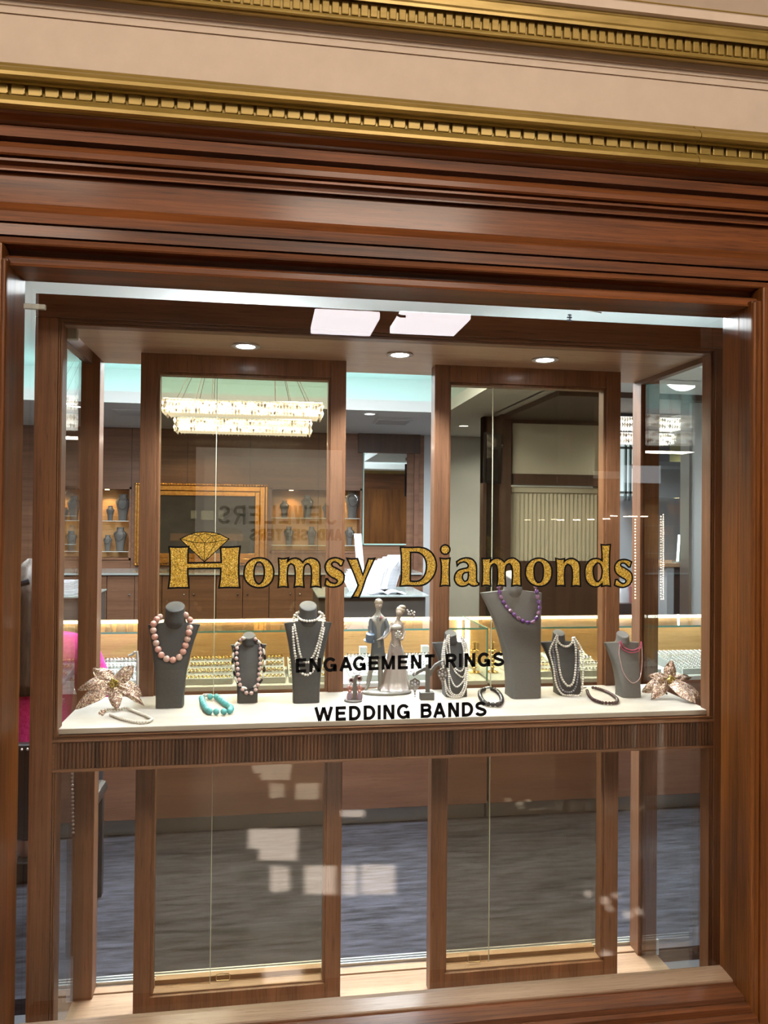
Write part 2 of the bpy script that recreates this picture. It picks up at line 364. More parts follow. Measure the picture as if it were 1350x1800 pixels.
gu = [(-60, -0.144), (-48, -0.144), (-40, -0.135), (-30, -0.132), (-18, -0.1272), (-15, -0.1248), (-2, -0.123), (2, -0.12), (8, -0.1188), (10, -0.099), (36, -0.0972), (37, -0.1044), (40, -0.1056), (43, -0.1044), (46, -0.1008), (47, -0.0948), (50, -0.0948), (53, -0.09), (55, -0.0828), (56, -0.0636)]
moulding('trim_3', gu, 'gold', 0.0)
d = MB()
z0, z1 = zc(225, -0.115), zc(208, -0.115); pit = 0.0345
for k in range(-46, 74):
    x = k*pit
    d.prism([(x, z0), (x+0.025, z0), (x+0.0285, z0+0.004), (x+0.0285, z1-0.004), (x+0.025, z1), (x, z1)], 'y', -0.1165, -0.10)
struct(d.build('trim_4', 'gold', bevel=0.0015))
d = MB(); z0, z1 = zc(34, -0.108), zc(11.5, -0.108); pit = 0.0222
for k in range(-72, 115):
    d.box((k*pit, -0.1075, z0), (k*pit+0.0160, -0.092, z1))
struct(d.build('trim_5', 'gold', bevel=0.0015))
ztop = zc(-46, -0.144)
struct(MB().prism([(0.1, ztop-0.02), (-0.140, ztop-0.02), (-0.140, ztop), (-0.19, ztop+0.05), (-0.20, ztop+0.06), (-0.20, ztop+0.5), (0.1, ztop+0.5)], 'x', XL, XR).build('wall_cornice', 'cream'))
# window: jambs, sill boards, pane
win = shell('window_1', (0.31, 0, GZ0))
def jamb(xa, sgn):
    """one side of the opening; sgn +1 = right hand side"""
    a = MB(); a.box((xa, -0.058, 0.05), (xa+sgn*0.05, 0.012, 2.052)); a.build('jamb', 'mah_z', win, bevel=0.001)
    a = MB(); a.box((xa-sgn*0.0012, -0.112, 0.05), (xa+sgn*0.05, -0.060, 2.052)); a.build('jamb', 'mah_z', win, bevel=0.0015)
    a = MB(); a.tube([(xa+sgn*0.0055, -0.113, 0.05), (xa+sgn*0.0055, -0.113, 2.046)], 0.0065, 10)
    a.box((xa+sgn*0.012, -0.108, 0.05), (xa+sgn*0.03, -0.09, 2.046)); a.build('bead', 'mah_z', win, smooth=True)
jamb(GX1, 1); jamb(GX0, -1)
struct(box('wall_right', (GX1+0.024, -0.120, 0), (XR, 0.012, zc(470, -0.1)), 'mah_z', bevel=0.004))
struct(box('wall_left', (XL, -0.116, 0), (GX0-0.010, 0.012, zc(470, -0.1)), 'mah_z', bevel=0.003))
MB().prism([(0.012, 0.30), (-0.046, 0.30), (-0.046, 0.3425), (-0.044, 0.345), (-0.002, 0.3495), (0.012, 0.3495)], 'x', GX0, GX1).build('glazing_stop', 'sill_x', win)
MB().prism([(-0.046, 0.26), (-0.17, 0.26), (-0.17, 0.300), (-0.160, 0.308), (-0.150, 0.304), (-0.146, 0.312), (-0.134, 0.316), (-0.122, 0.310), (-0.118, 0.322), (-0.108, 0.326), (-0.100, 0.324), (-0.096, 0.333), (-0.046, 0.339)],
           'x', GX0, GX1).build('sill', 'mah_x', win)
struct(box('wall_dado', (XL, -0.14, 0), (XR, 0.0, 0.262), 'mah_x', bevel=0.004))
pane = box('pane', (GX0, 0.0, GZ0-0.01), (GX1, 0.0001, GZ1), 'glass', win)
# plastic glazing clip stuck in the upper corner of the glass
b = MB().box((P(41, 535, 0.004).x, 0.002, P(60, 543.5, 0.004).z), (P(80, 535, 0.004).x, 0.012, P(60, 534, 0.004).z)).build('glazing_clip', simple('clip_plastic', (0.55, 0.53, 0.46), 0.5), None, bevel=0.002)
tag(b, 'short beige plastic clip stuck across the top corner of the window glass', 'clip')

# ------------------------------------------------------------------ display window case
VX0, VX1, VY0, VY1 = -0.566, 1.285, 0.13, 0.66
ZS, ZF, ZT = 0.978, 0.04, 1.985
case = thing('display_case', (0.36, 0.4, 0.0), 'walnut framed glass display case standing behind the shop window', 'display case')
def post(x0, x1, y0, y1):
    a = MB().box((x0, y0, 0), (x1, y1, 1.9895 if y0 < 0.3 else 2.0440)); return a.build('post', 'wal_z', case, bevel=0.0015)
post(VX0, -0.513, VY0, 0.185); post(1.232, VX1, VY0, 0.185)
for x0, x1 in ((-0.5125, -0.509), (-0.508, -0.503), (1.2215, 1.2265), (1.2275, 1.231)):
    MB().box((x0, VY0+0.006, 0.04), (x1, 0.18, 1.99)).build('glazing_bead', 'wal_z', case, bevel=0.001)
post(VX0, -0.5105, 0.60, 0.66); post(1.2505, 1.318, 0.60, 0.66)
MB().box((VX0, VY0, 1.990), (VX1, 0.185, 2.047)).build('top_rail', 'wal_x', case, bevel=0.0015)
MB().box((-0.512, VY0+0.004, 1.982), (1.231, 0.18, 1.9895)).box((-0.508, VY0+0.010, 1.975), (1.227, 0.176, 1.9815)).build('top_bead', 'wal_x', case, bevel=0.001)
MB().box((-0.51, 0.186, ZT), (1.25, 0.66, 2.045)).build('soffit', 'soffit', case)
for x in (-0.545, 1.262):        # wooden rails over the glass ends
    MB().box((x-0.012, 0.186, ZT-0.016), (x+0.012, 0.60, ZT+0.05)).build('side_rail', 'wal_y', case, bevel=0.001)
    MB().box((x-0.003, 0.186, ZF), (x+0.003, 0.60, ZT-0.014)).build('side_pane', 'clear', case)
MB().box((VX0, VY0, 0.0), (1.318, 0.62, ZF)).build('floor_board', 'oak_x', case)
MB().box((VX0, 0.6225, 0.0), (1.318, 0.655, ZF+0.004)).build('threshold', 'oak_x', case, bevel=0.001)
a = MB()
for y in (0.664, 0.678, 0.692): a.box((-0.60, y, 0.0), (1.36, y+0.006, ZF+0.012))
a.box((-0.60, 0.662, 0), (1.36, 0.70, ZF)); a.build('sliding_track', 'aluminium', case)
# shelf: stone slab on a moulded, reeded apron
MB().box((-0.512, 0.150, ZS-0.014), (1.2305, 0.492, ZS)).build('shelf_slab', 'marble', case, bevel=0.002)
zl = lambda py, Y: P(98, py, Y).z
MB().prism([(0.155, ZS-0.0155), (0.136, ZS-0.0175), (0.134, zl(1294.5, 0.134)), (0.141, zl(1297, 0.141)), (0.141, zl(1300, 0.141)), (0.128, zl(1301.5, 0.128)), (0.127, zl(1305, 0.127)), (0.136, zl(1307, 0.136)),
            (0.48, zl(1307, 0.136)), (0.48, ZS-0.0155)], 'x', -0.513, 1.232).build('shelf_moulding', 'wal_x', case)
za, zb = zl(1353, 0.134), zl(1306, 0.134)
a = MB(); n = 190; x0, x1 = -0.505, 1.228; pw = (x1-x0)/n
for k in range(n):
    xc = x0+pw*(k+0.5); prof = [(xc+pw*0.48*math.cos(PI+PI*i/6), 0.141+pw*0.62*math.sin(PI+PI*i/6)) for i in range(7)]
    a.prism(prof, 'z', za, zb)
a.box((-0.513, 0.141, za), (1.232, 0.160, zb)); a.build('reeded_apron', 'flute', case, smooth=True, angle=60)
MB().box((-0.513, 0.131, za-0.007), (1.232, 0.165, za)).box((-0.5135, 0.131, za), (-0.507, 0.15, zb)).build('apron_bead', 'wal_x', case, bevel=0.0015)
# framed doors with bronze tinted sliding panes
def framed_door(x0, x1, seam, pull, label):
    t = thing('tinted_door', ((x0+x1)/2, 0.5, ZF), label, 'door', 'tinted doors at the back of the display case')
    z0, z1, sw = ZF, ZT, 0.047
    fr = MB()
    fr.box((x0, 0.482, z0), (x0+sw, 0.535, z1)); fr.box((x1-sw, 0.482, z0), (x1, 0.535, z1))
    fr.box((x0+sw, 0.482, z1-0.052), (x1-sw, 0.535, z1)); fr.box((x0+sw, 0.482, z0), (x1-sw, 0.535, z0+0.062)); fr.build('frame', 'wal_z', t, bevel=0.0015)
    ib = MB()
    for a_, b_ in (((x0+sw, 0.492, z0+0.062), (x0+sw+0.007, 0.53, z1-0.052)), ((x1-sw-0.007, 0.492, z0+0.062), (x1-sw, 0.53, z1-0.052)),
                   ((x0+sw+0.007, 0.492, z1-0.060), (x1-sw-0.007, 0.53, z1-0.052))): ib.box(a_, b_)
    ib.build('frame_bead', 'wal_z', t, bevel=0.001)
    MB().box((x0+sw+0.007, 0.495, z0+0.062), (x1-sw-0.007, 0.56, z0+0.066)).build('pane_sill', 'oak_x', t, bevel=0.001)
    MB().box((x0+sw+0.007, 0.535, z0+0.066), (x1-sw-0.007, 0.56, z0+0.080)).build('pane_sill', 'oak_x', t, bevel=0.001)
    for (a_, b_, y) in ((x0+sw+0.007, seam, 0.520), (seam, x1-sw-0.007, 0.527)):
        p = MB().box((a_, y, z0+0.066), (b_, y+0.0001, z1-0.06)).build('pane', 'bronze', t)
        if a_ != seam:
            MB().box((seam-0.0008, y-0.002, z0+0.066), (seam+0.0008, y+0.004, z1-0.06)).build('polished_edge', simple('polished_edge', (0.62, 0.62, 0.48), 0.2), p)
            c = P(pull[0], pull[1], y)
            pts = [Vector((c.x+0.020*sx, y-0.003, c.z+0.009*sz)) for sx, sz in ((-1, -1), (-1, 0.6), (-0.8, 1), (0.8, 1), (1, 0.6), (1, -1), (0.8, -1.2), (-0.8, -1.2))]
            MB().tube(pts, 0.0016, 6, True).build('pull_handle', simple('brass_pull', (0.5, 0.38, 0.2), 0.3, 1.0), p, smooth=True)
    return t
framed_door(-0.372, 0.233, P(379, 900, 0.52).x, (392, 1716), 'left bronze tinted door behind the pink bead necklace, walnut frame')
framed_door(0.509, 1.121, P(865, 900, 0.52).x, (833, 1684), 'right bronze tinted door behind the tall grey bust, walnut frame')
for i, d in enumerate(DOWN):
    t = thing('downlight', (d.x, d.y, ZT-0.006), ('round recessed downlight in the wooden soffit above the pearl pendant bust at left',
        'round recessed downlight in the middle of the wooden soffit', 'round recessed downlight in the soffit above the tall grey bust')[i], 'downlight', 'downlights of the display case')
    MB().lathe([(0.038, ZT-0.001), (0.040, ZT-0.004), (0.036, ZT-0.006), (0.026, ZT-0.004), (0.026, ZT-0.001)], (d.x, d.y, 0)).build('trim_ring', 'white', t, smooth=True)
    MB().lathe([(0.0255, ZT-0.001), (0.0255, ZT-0.0045), (0.0, ZT-0.005)], (d.x, d.y, 0)).build('lens', simple('downlight_lens', (1, 1, 1), 0.4, 0, (0.95, 0.98, 1.0), 22), t)

# ------------------------------------------------------------------ lettering on the glass
def path2(spec, s, ox, oy, Y=0.0):
    """points (x, y[, 'c']) in a crop -> points (X, Z) on the glass; c marks a corner, the rest is a smooth curve"""
    pts = [(p[0]/s+ox, p[1]/s+oy, len(p) > 2) for p in spec]; n = len(pts); out = []
    for i in range(n):
        p0, p1, p2, p3 = pts[i-1], pts[i], pts[(i+1) % n], pts[(i+2) % n]
        a = Vector(p1[:2]); b = Vector(p2[:2])
        ta = (b-Vector(p0[:2]))*0.5 if not p1[2] else (b-a)
        tb = (Vector(p3[:2])-a)*0.5 if not p2[2] else (b-a)
        k = min(1, (b-a).length/max(1e-6, ta.length)); ta = ta*k
        k = min(1, (b-a).length/max(1e-6, tb.length)); tb = tb*k
        st = 5
        for q in range(st):
            t = q/st; h = (2*t**3-3*t**2+1)*a+(t**3-2*t**2+t)*ta+(-2*t**3+3*t**2)*b+(t**3-t**2)*tb
            v = P(h.x, h.y, Y); out.append(Vector((v.x, v.z)))
    return out
C = 'c'
def circ(cx, cy, r): return [(cx+r*math.cos(2*PI*i/12), cy+r*math.sin(2*PI*i/12)) for i in range(12)]
GLY = [
 ('H', 9, 280, 920, [[(155,370,C),(300,376),(468,368,C),(456,480),(455,625,C),(715,622),(980,618,C),(975,480),(968,375,C),(1130,375),(1280,365,C),(1262,520),(1256,700),(1260,860),(1274,1018,C),(1110,1012),(945,1020,C),(966,870),(975,710,C),(715,712),(452,715,C),(455,860),(470,1020,C),(300,1018),(145,1025,C),(168,850),(172,680),(168,500)]]),
 ('o', 9, 420, 960, [[(80,430),(110,300),(190,215),(318,185),(450,215),(530,310),(552,420),(525,545),(440,630),(318,658),(190,625),(105,540)],[(238,420),(250,330),(285,265),(325,250),(370,280),(397,350),(402,420),(390,510),(355,575),(310,598),(270,565),(243,500)]]),
 ('m', 9, 420, 960, [[(625,192,C),(700,200),(785,185,C),(768,245,C),(810,208),(890,188),(960,210),(1008,258,C),(1060,208),(1140,187),(1230,215),(1278,290),(1282,450),(1280,560),(1295,650,C),(1210,635),(1135,650,C),(1145,540),(1148,430),(1135,320),(1085,278),(1038,315),(1022,400),(1020,540),(1030,650,C),(950,635),(872,650,C),(888,540),(888,400),(872,315),(825,280),(785,310),(768,390),(766,520),(780,650,C),(700,640),(620,652,C),(632,520),(634,330)]]),
 ('s', 11.25, 560, 960, [[(500,285,C),(400,240),(300,230),(190,275),(133,370),(135,460),(180,550),(270,620),(350,660),(370,700),(330,735),(260,725),(205,690),(172,645,C),(148,645,C),(125,768,C),(200,800),(310,808),(420,775),(490,700),(505,590),(465,510),(370,445),(280,400),(258,350),(300,312),(370,330),(425,388,C),(462,385,C)]]),
 ('y', 11.25, 560, 960, [[(560,240,C),(660,252),(768,245,C),(875,572,C),(985,248,C),(1045,252),(1110,240,C),(950,600),(860,860),(795,1015,C),(720,1010),(650,1025,C),(725,900),(782,775,C),(690,530)]]),
 ('D', 11.25, 690, 940, [[(155,245,C),(350,250),(540,248),(690,290),(800,390),(860,540),(860,680),(800,830),(690,950),(580,1000),(450,1008),(300,1005),(145,1015,C),(170,880),(175,630),(170,400)],[(355,350,C),(420,346),(500,352),(590,400),(650,500),(670,620),(650,750),(590,860),(510,912),(430,922),(350,915,C)]]),
 ('i', 11.25, 690, 940, [[(940,462,C),(1040,475),(1135,462,C),(1122,600),(1120,850),(1128,1010,C),(1040,1000),(940,1015,C),(960,850),(962,600)]]),
 ('i', 11.25, 690, 940, [circ(1040, 293, 93)]),
 ('a', 9.643, 790, 960, [[(120,262,C),(200,215),(300,198),(390,225),(450,310),(458,450),(458,560),(470,610),(495,628,C),(492,655,C),(440,675),(380,672),(325,640,C),(280,670),(200,680),(130,650),(85,570),(95,480),(150,410),(240,380),(300,365),(318,330),(290,285),(235,268),(170,290),(130,332,C)],[(320,442,C),(318,520),(300,575),(260,595),(225,560),(220,500),(250,455)]]),
 ('m', 9.643, 790, 960, [[(550,205,C),(620,212),(700,203,C),(688,265,C),(730,225),(800,203),(880,225),(925,270,C),(980,222),(1070,200),(1150,235),(1200,310),(1205,500),(1212,675,C),(1130,662),(1055,675,C),(1065,560),(1065,400),(1045,330),(1005,298),(965,328),(945,400),(942,540),(950,675,C),(870,662),(802,675,C),(815,560),(812,400),(795,330),(750,300),(710,330),(692,420),(690,560),(700,675,C),(620,662),(545,675,C),(558,560),(558,330)]]),
 ('o', 13.5, 910, 960, [[(178,640),(205,480),(290,360),(400,300),(500,285),(620,310),(730,385),(795,500),(810,630),(780,780),(700,890),(590,945),(490,955),(370,925),(260,840),(200,740)],[(385,630),(390,500),(430,405),(495,375),(560,405),(600,500),(605,620),(590,760),(545,840),(490,862),(440,835),(400,750)]]),
 ('n', 1, 0, 0, [[(976.7,981.6,C),(984,983.1),(992.2,981.9,C),(991.3,987.4,C),(996,983.5),(1002.5,981.5),(1010,983),(1016.5,988),(1019,996),(1019.2,1010),(1020,1030.5,C),(1012.5,1029.3),(1004.3,1030.5,C),(1005.8,1018),(1005.8,1004),(1003.8,996.5),(998,992.2),(993.8,996),(992.2,1003),(991.8,1018),(992.8,1030,C),(985,1029),(977.2,1030,C),(978,1015),(977.8,995)]]),
 ('d', 10.385, 1000, 940, [[(585,180,C),(670,187),(755,178,C),(740,350),(738,700),(755,940,C),(670,928),(595,942,C),(604,892,C),(540,940),(480,950),(390,925),(315,840),(288,700),(310,560),(390,460),(480,432),(560,445),(602,472,C),(600,330)],[(518,515),(570,540),(600,620),(602,700),(580,800),(520,855),(470,810),(440,700),(450,590)]]),
 ('s', 10.385, 1000, 940, [[(1140,495,C),(1070,460),(990,450),(900,475),(840,550),(835,640),(870,710),(950,775),(1025,815),(1040,850),(1010,885),(960,880),(915,850),(880,815,C),(850,818,C),(828,920,C),(900,950),(990,960),(1090,920),(1145,840),(1150,740),(1110,670),(1020,610),(950,570),(940,540),(970,518),(1020,525),(1085,590,C),(1115,588,C)]]),
]
sg = thing('gilt_lettering', (0.35, -0.001, P(700, 1035, 0).z), 'gold glitter shop name with black outlines across the window glass', 'lettering')
for ch, s, ox, oy, loops in GLY:
    ls = [path2(l, s, ox, oy) for l in loops]
    g = MB().plate(ls, -0.0010, 0.0006).build('letter', 'glit_gold', sg)
    e = MB()
    for l in ls: e.ribbon(l, 0.0040, -0.0014, 0.0010)
    e.build('outline', 'black', g)
# cut diamond drawn above the first letter
dm = [(330,248,C),(415,205),(500,170,C),(600,142),(715,135),(860,148),(960,172,C),(1105,245,C),(715,608,C)]
dl = path2(dm, 9, 280, 920)
g = MB().plate([dl], -0.0012, 0.0007).build('diamond', 'glit_gold', sg)
e = MB(); e.ribbon(dl, 0.0019, -0.0016, 0.0010)
for ln in ([(330,248),(530,298),(715,310),(905,290),(1105,245)], [(500,172),(620,192),(720,163),(830,190),(960,174)], [(530,298),(620,192),(715,310),(830,190),(905,290)],
           [(530,298),(715,605)], [(715,310),(715,605)], [(905,290),(715,605)]):
    e.ribbon([Vector((P(x/9+280, y/9+920, 0).x, P(x/9+280, y/9+920, 0).z)) for x, y in ln], 0.0011, -0.0017, 0.0006, closed=False)
e.build('outline', 'black', g)

def arc(cx, cy, rx, ry, a0, a1, n=10):
    return [(cx+rx*math.cos(math.radians(a0+(a1-a0)*i/n)), cy+ry*math.sin(math.radians(a0+(a1-a0)*i/n))) for i in range(n+1)]
T = 0.105   # half a stroke, letter box 1 x 1 (y up)
CAP = {
 'E': [[(.13, 0), (.13, 1)], [(.13, 1-T), (1, 1-T)], [(.13, .52), (.92, .52)], [(.13, T), (1, T)]],
 'N': [[(.14, 0), (.14, 1)], [(.86, 0), (.86, 1)], [(.16, .98), (.84, .02)]],
 'M': [[(.12, 0), (.12, 1)], [(.88, 0), (.88, 1)], [(.14, .98), (.5, .04)], [(.86, .98), (.5, .04)]],
 'A': [[(.08, 0), (.5, 1)], [(.92, 0), (.5, 1)], [(.25, .32), (.75, .32)]],
 'T': [[(0, 1-T), (1, 1-T)], [(.5, 0), (.5, 1)]],
 'I': [[(.5, 0), (.5, 1)]],
 'W': [[(.05, 1), (.27, .03)], [(.27, .03), (.5, .97)], [(.5, .97), (.73, .03)], [(.73, .03), (.95, 1)]],
 'R': [[(.13, 0), (.13, 1)], [(.13, 1-T), (.58, 1-T)]+arc(.58, .70, .29, .195, 90, -90)+[(.13, .505)], [(.52, .50), (.86, 0)]],
 'B': [[(.13, 0), (.13, 1)], [(.13, 1-T), (.55, 1-T)]+arc(.55, .715, .28, .18, 90, -90)+[(.13, .535)], [(.13, .535), (.58, .535)]+arc(.58, .32, .30, .215, 90, -90)+[(.13, T)]],
 'D': [[(.13, 0), (.13, 1)], [(.13, 1-T), (.45, 1-T)]+arc(.45, .5, .43, .395, 90, -90, 16)+[(.13, T)]],
 'G': [arc(.5, .5, .40, .41, 38, 338, 20), [(.88, 0), (.88, .46)], [(.52, .43), (.96, .43)]],
 'S': [arc(.5, .715, .34, .185, 20, 180, 10)+arc(.5, .715, .34, .185, 180, 262, 6)+arc(.5, .29, .38, .19, 82, 0, 6)+arc(.5, .29, .38, .19, 0, -165, 12)],
}
def sign(text, boxes, top, bot, label):
    """boxes: left and right pixel of each letter; top/bot: (x, y) pairs the cap line and base line pass through"""
    t = thing('vinyl_lettering', (P(700, 1200, 0).x, -0.001, P(700, bot[0][1], 0).z), label, 'lettering', 'black vinyl lettering on the glass')
    ln = lambda q, x: q[0][1]+(q[1][1]-q[0][1])*(x-q[0][0])/(q[1][0]-q[0][0])
    for ch, (l, r) in zip(text, boxes):
        a = MB()
        for st in CAP[ch]:
            pts = []
            for u, v in st:
                x = l+(r-l)*u; y = ln(bot, x)+(ln(top, x)-ln(bot, x))*v; q = P(x, y, 0); pts.append(Vector((q.x, q.z)))
            a.ribbon(pts, 0.0078 if ch not in 'MW' else 0.0074, -0.0012, 0.0006, closed=False)
        a.build('letter', 'black', t)
f1 = lambda l, r: (510+l/6.75, 510+r/6.75); f2 = lambda l, r: (690+l/6.75, 690+r/6.75)
sign('ENGAGEMENTRINGS', [f1(70, 190), f1(228, 364), f1(398, 552), f1(590, 734), f1(748, 897), f1(932, 1050), f1(1083, 1245), (699.6, 717), f2(217, 342), f2(383, 500), f2(632, 757), f2(788, 820), f2(853, 980), f2(1012, 1157), f2(1190, 1322)],
     ((529, 1157.4), (876, 1146.5)), ((529, 1182.0), (876, 1170.8)), 'upper line of black vinyl capitals on the glass advertising engagement rings')
g1 = lambda l, r: (545+l/8.4375, 545+r/8.4375); g2 = lambda l, r: (700+l/8.4375, 700+r/8.4375)
sign('WEDDINGBANDS', [g1(72, 332), g1(382, 532), g1(578, 748), g1(795, 965), g1(1003, 1045), g1(1086, 1252), (698, 720.3), g2(333, 492), g2(523, 697), g2(740, 900), g2(943, 1108), g2(1138, 1307)],
     ((569, 1242.6), (844, 1233.4)), ((569, 1267.6), (844, 1258.8)), 'lower line of black vinyl capitals on the glass advertising wedding bands')

# scraps left on the glass and a corner bracket inside
q = P(1002, 552, -0.001); a = MB()
for dx, dz_, w_, h_ in ((-0.008, -0.010, 0.012, 0.004), (-0.008, -0.003, 0.013, 0.004), (-0.006, 0.004, 0.010, 0.003), (-0.002, -0.008, 0.003, 0.016)): a.box((q.x+dx, -0.0012, q.z+dz_-0.008), (q.x+dx+w_, -0.0004, q.z+dz_+h_-0.008))
tag(a.build('tape_scrap', simple('blue_tape', (0.35, 0.55, 0.85), 0.5)), 'scrap of blue tape on the glass under the wooden head at right', 'tape')
q0, q1 = P(1021, 544, -0.001), P(1057, 550, -0.001)
tag(MB().tube([(q0.x, -0.0012, q0.z), ((q0.x+q1.x)/2, -0.0012, (q0.z+q1.z)/2+0.001), (q1.x, -0.0012, q1.z)], 0.0016, 6).build('tape_shred', simple('clear_tape', (0.8, 0.85, 0.85), 0.3)), 'pale shred of old tape on the glass beside the blue scrap', 'tape')
q0, q1 = P(118, 596, 0.2), P(136, 578, 0.2)
b = MB().box((q0.x, 0.195, q0.z), (q1.x, 0.215, q1.z)).build('corner_bracket', simple('bracket_plastic', (0.45, 0.42, 0.32), 0.5), None, bevel=0.002)
tag(b, 'small square beige bracket in the upper left corner of the case', 'bracket')

# ------------------------------------------------------------------ things on the shelf
def PXM(Y): return (Y-CAM.y)/FOC         # metres one photo pixel covers at that depth
class Bust: pass
def bust(base, by, sl, sr, neck, nrx, mat, label, deep=0.6, lean=0.035):
    """base: left/right pixel of the foot, by its lower edge; sl, sr shoulder tips; neck: centre of the cap"""
    b = Bust(); bm_ = (base[0]+base[1])/2
    g = PZ(bm_, by, ZS); b.Y = g.y; b.k = PXM(g.y); zb = ZS+0.0005
    X = lambda px, py: P(px, py, b.Y).x
    Zp = lambda px, py, dy: P(px, py, b.Y+dy).z
    xb0, xb1 = X(base[0], by), X(base[1], by); xs0, xs1 = X(*sl), X(*sr)
    b.z0 = zb; b.zs = (Zp(*sl, lean)+Zp(*sr, lean))/2; b.lean = lean; b.H = b.zs-zb
    b.rn = nrx*b.k; b.xn = X(*neck); b.ncy = b.Y+lean+b.rn*0.75; b.zn = Zp(neck[0], neck[1], lean+b.rn*0.75)
    t = thing('jewellery_bust', ((xb0+xb1)/2, b.Y+0.03, ZS), label, 'bust', 'necklace busts on the shelf')
    rings = []; NT, NP = 18, 36; rise = (b.zn-b.zs)*0.22
    for i in range(NT+1):
        s = i/NT; e = s**2.1
        x0 = xb0+(xs0-xb0)*e; x1 = xb1+(xs1-xb1)*e; hw = (x1-x0)/2; cx = (x0+x1)/2
        d0 = deep*(xb1-xb0); dp = d0*(1-s)**0.8+0.018+0.004*(1-s); yf = b.Y+lean*s**1.3
        ring = []
        for q in range(NP):
            a = 2*PI*q/NP; c, sn = math.cos(a), math.sin(a); n = 7.0
            ux = math.copysign(abs(c)**(2/n), c); uy = math.copysign(abs(sn)**(2/n), sn)
            zz = zb+s*(b.H+rise*(1-min(1, abs(ux)))**1.0)
            ring.append((cx+ux*hw, yf+dp/2+uy*dp/2+0.012*s*s*ux*ux, zz))
        rings.append(ring)
    MB().loft(rings).build('torso', mat, t, smooth=True, angle=50)
    nh = b.zn-b.zs; rings = []
    for i in range(13):
        s = i/12; z = b.zs-nh*0.55+(nh*1.55)*s; r = b.rn*(1.0+0.55*(1-s)**2.2); cy = b.ncy+b.rn*0.9*(1-min(1, s*1.9))**1.5
        rings.append([(b.xn+r*math.cos(2*PI*q/28), cy+r*0.95*math.sin(2*PI*q/28), z+0.42*b.rn*math.sin(2*PI*q/28)*s) for q in range(28)])
    last = rings[-1]
    rings.append([(b.xn+(x-b.xn)*0.93, b.ncy+(y-b.ncy)*0.93, z+0.0025) for x, y, z in last])
    MB().loft(rings).build('neck', mat, t, smooth=True, angle=32)
    b.thing = t; return b
def on_bust(b, px, py, r):
    """the point of the bust's front (or of its neck) behind a pixel, pulled forward by a bead radius"""
    Y = b.Y
    for _ in range(3):
        q = P(px, py, Y); s = max(0, (q.z-b.z0)/b.H); yf = b.Y+b.lean*min(1.25, s)**1.3-r
        Rn = b.rn*(1.0+0.55*(1-max(0, min(1, (q.z-b.zs+(b.zn-b.zs)*0.55)/((b.zn-b.zs)*1.55))))**2.2)
        dx = q.x-b.xn
        if q.z > b.zs-(b.zn-b.zs)*0.5 and abs(dx) < Rn: yf = min(yf, b.ncy-0.95*math.sqrt(Rn*Rn-dx*dx)-r)
        elif q.z > b.zs and abs(dx) < Rn*1.7: yf = b.ncy-0.1*Rn
        Y = yf
    return P(px, py, Y)
def walk(pts, step):
    """points every step along a polyline smoothed once"""
    pts = [Vector(p) for p in pts]
    sm = []
    n = len(pts)
    for i in range(n-1):
        p0 = pts[max(0, i-1)]; p1 = pts[i]; p2 = pts[i+1]; p3 = pts[min(n-1, i+2)]
        for q in range(8):
            t = q/8; sm.append(0.5*((2*p1)+(p2-p0)*t+(2*p0-5*p1+4*p2-p3)*t*t+(3*p1-p0-3*p2+p3)*t**3))
    sm.append(pts[-1]); out = [sm[0]]; acc = 0
    for a, c in zip(sm, sm[1:]):
        L = (c-a).length; pos = 0
        while acc+(L-pos) >= step:
            pos += step-acc; out.append(a+(c-a)*(pos/L)); acc = 0
        acc += L-pos
    return out
BALL = {}
def ball_mesh(mat, hi=True, kind='round'):
    k = (mat, hi, kind)
    if k not in BALL:
        a = MB()
        if kind == 'round': a.ball((0, 0, 0), 1, 18 if hi else 12, 11 if hi else 7)
        else: a.ball((0, 0, 0), 1, 7, 5)            # facetted
        me = bpy.data.meshes.new('bead'); me.from_pydata(a.v, [], a.f); me.materials.append(M[mat])
        if kind == 'round': me.shade_smooth()
        BALL[k] = me
    return BALL[k]
def bead(name, mesh, pos, r, parent, sc=None, rot=None):
    o = bpy.data.objects.new(name, mesh); COL.objects.link(o); o.parent = parent; o.location = Vector(pos)-wloc(parent)
    o.scale = (r, r, r) if sc is None else sc
    if rot is not None: o.rotation_euler = rot
    return o
def strand(parent, pts, r, mats, name='pearl', budget=None, kind='round', fill=1.0, sizes=None, cord=True, stretch=1.0):
    """pts already in the place; beads of radius r threaded along them"""
    pos = walk(pts, 2*r*fill*stretch); root = parent
    if budget is not None and budget[0] < len(pos):
        a = MB()
        for p in pos: a.ball(p, r, 10, 6)
        o = a.build('strand', mats[0] if isinstance(mats, (list, tuple)) else mats, parent, smooth=True); o['kind'] = 'stuff'; return o
    if budget is not None: budget[0] -= len(pos)
    if cord: MB().tube(pts, r*0.12, 5).build('cord', 'pearl', parent)
    for i, p in enumerate(pos):
        mt = mats[i % len(mats)]
        if stretch == 1.0: bead(name, ball_mesh(mt, True, kind), p, r*(sizes[i % len(sizes)] if sizes else 1), parent)
        else:
            q = pos[min(i+1, len(pos)-1)]-pos[max(i-1, 0)]
            bead(name, ball_mesh(mt, True, kind), p, r, parent, (r, r, r*stretch), q.to_track_quat('Z', 'Y').to_euler())
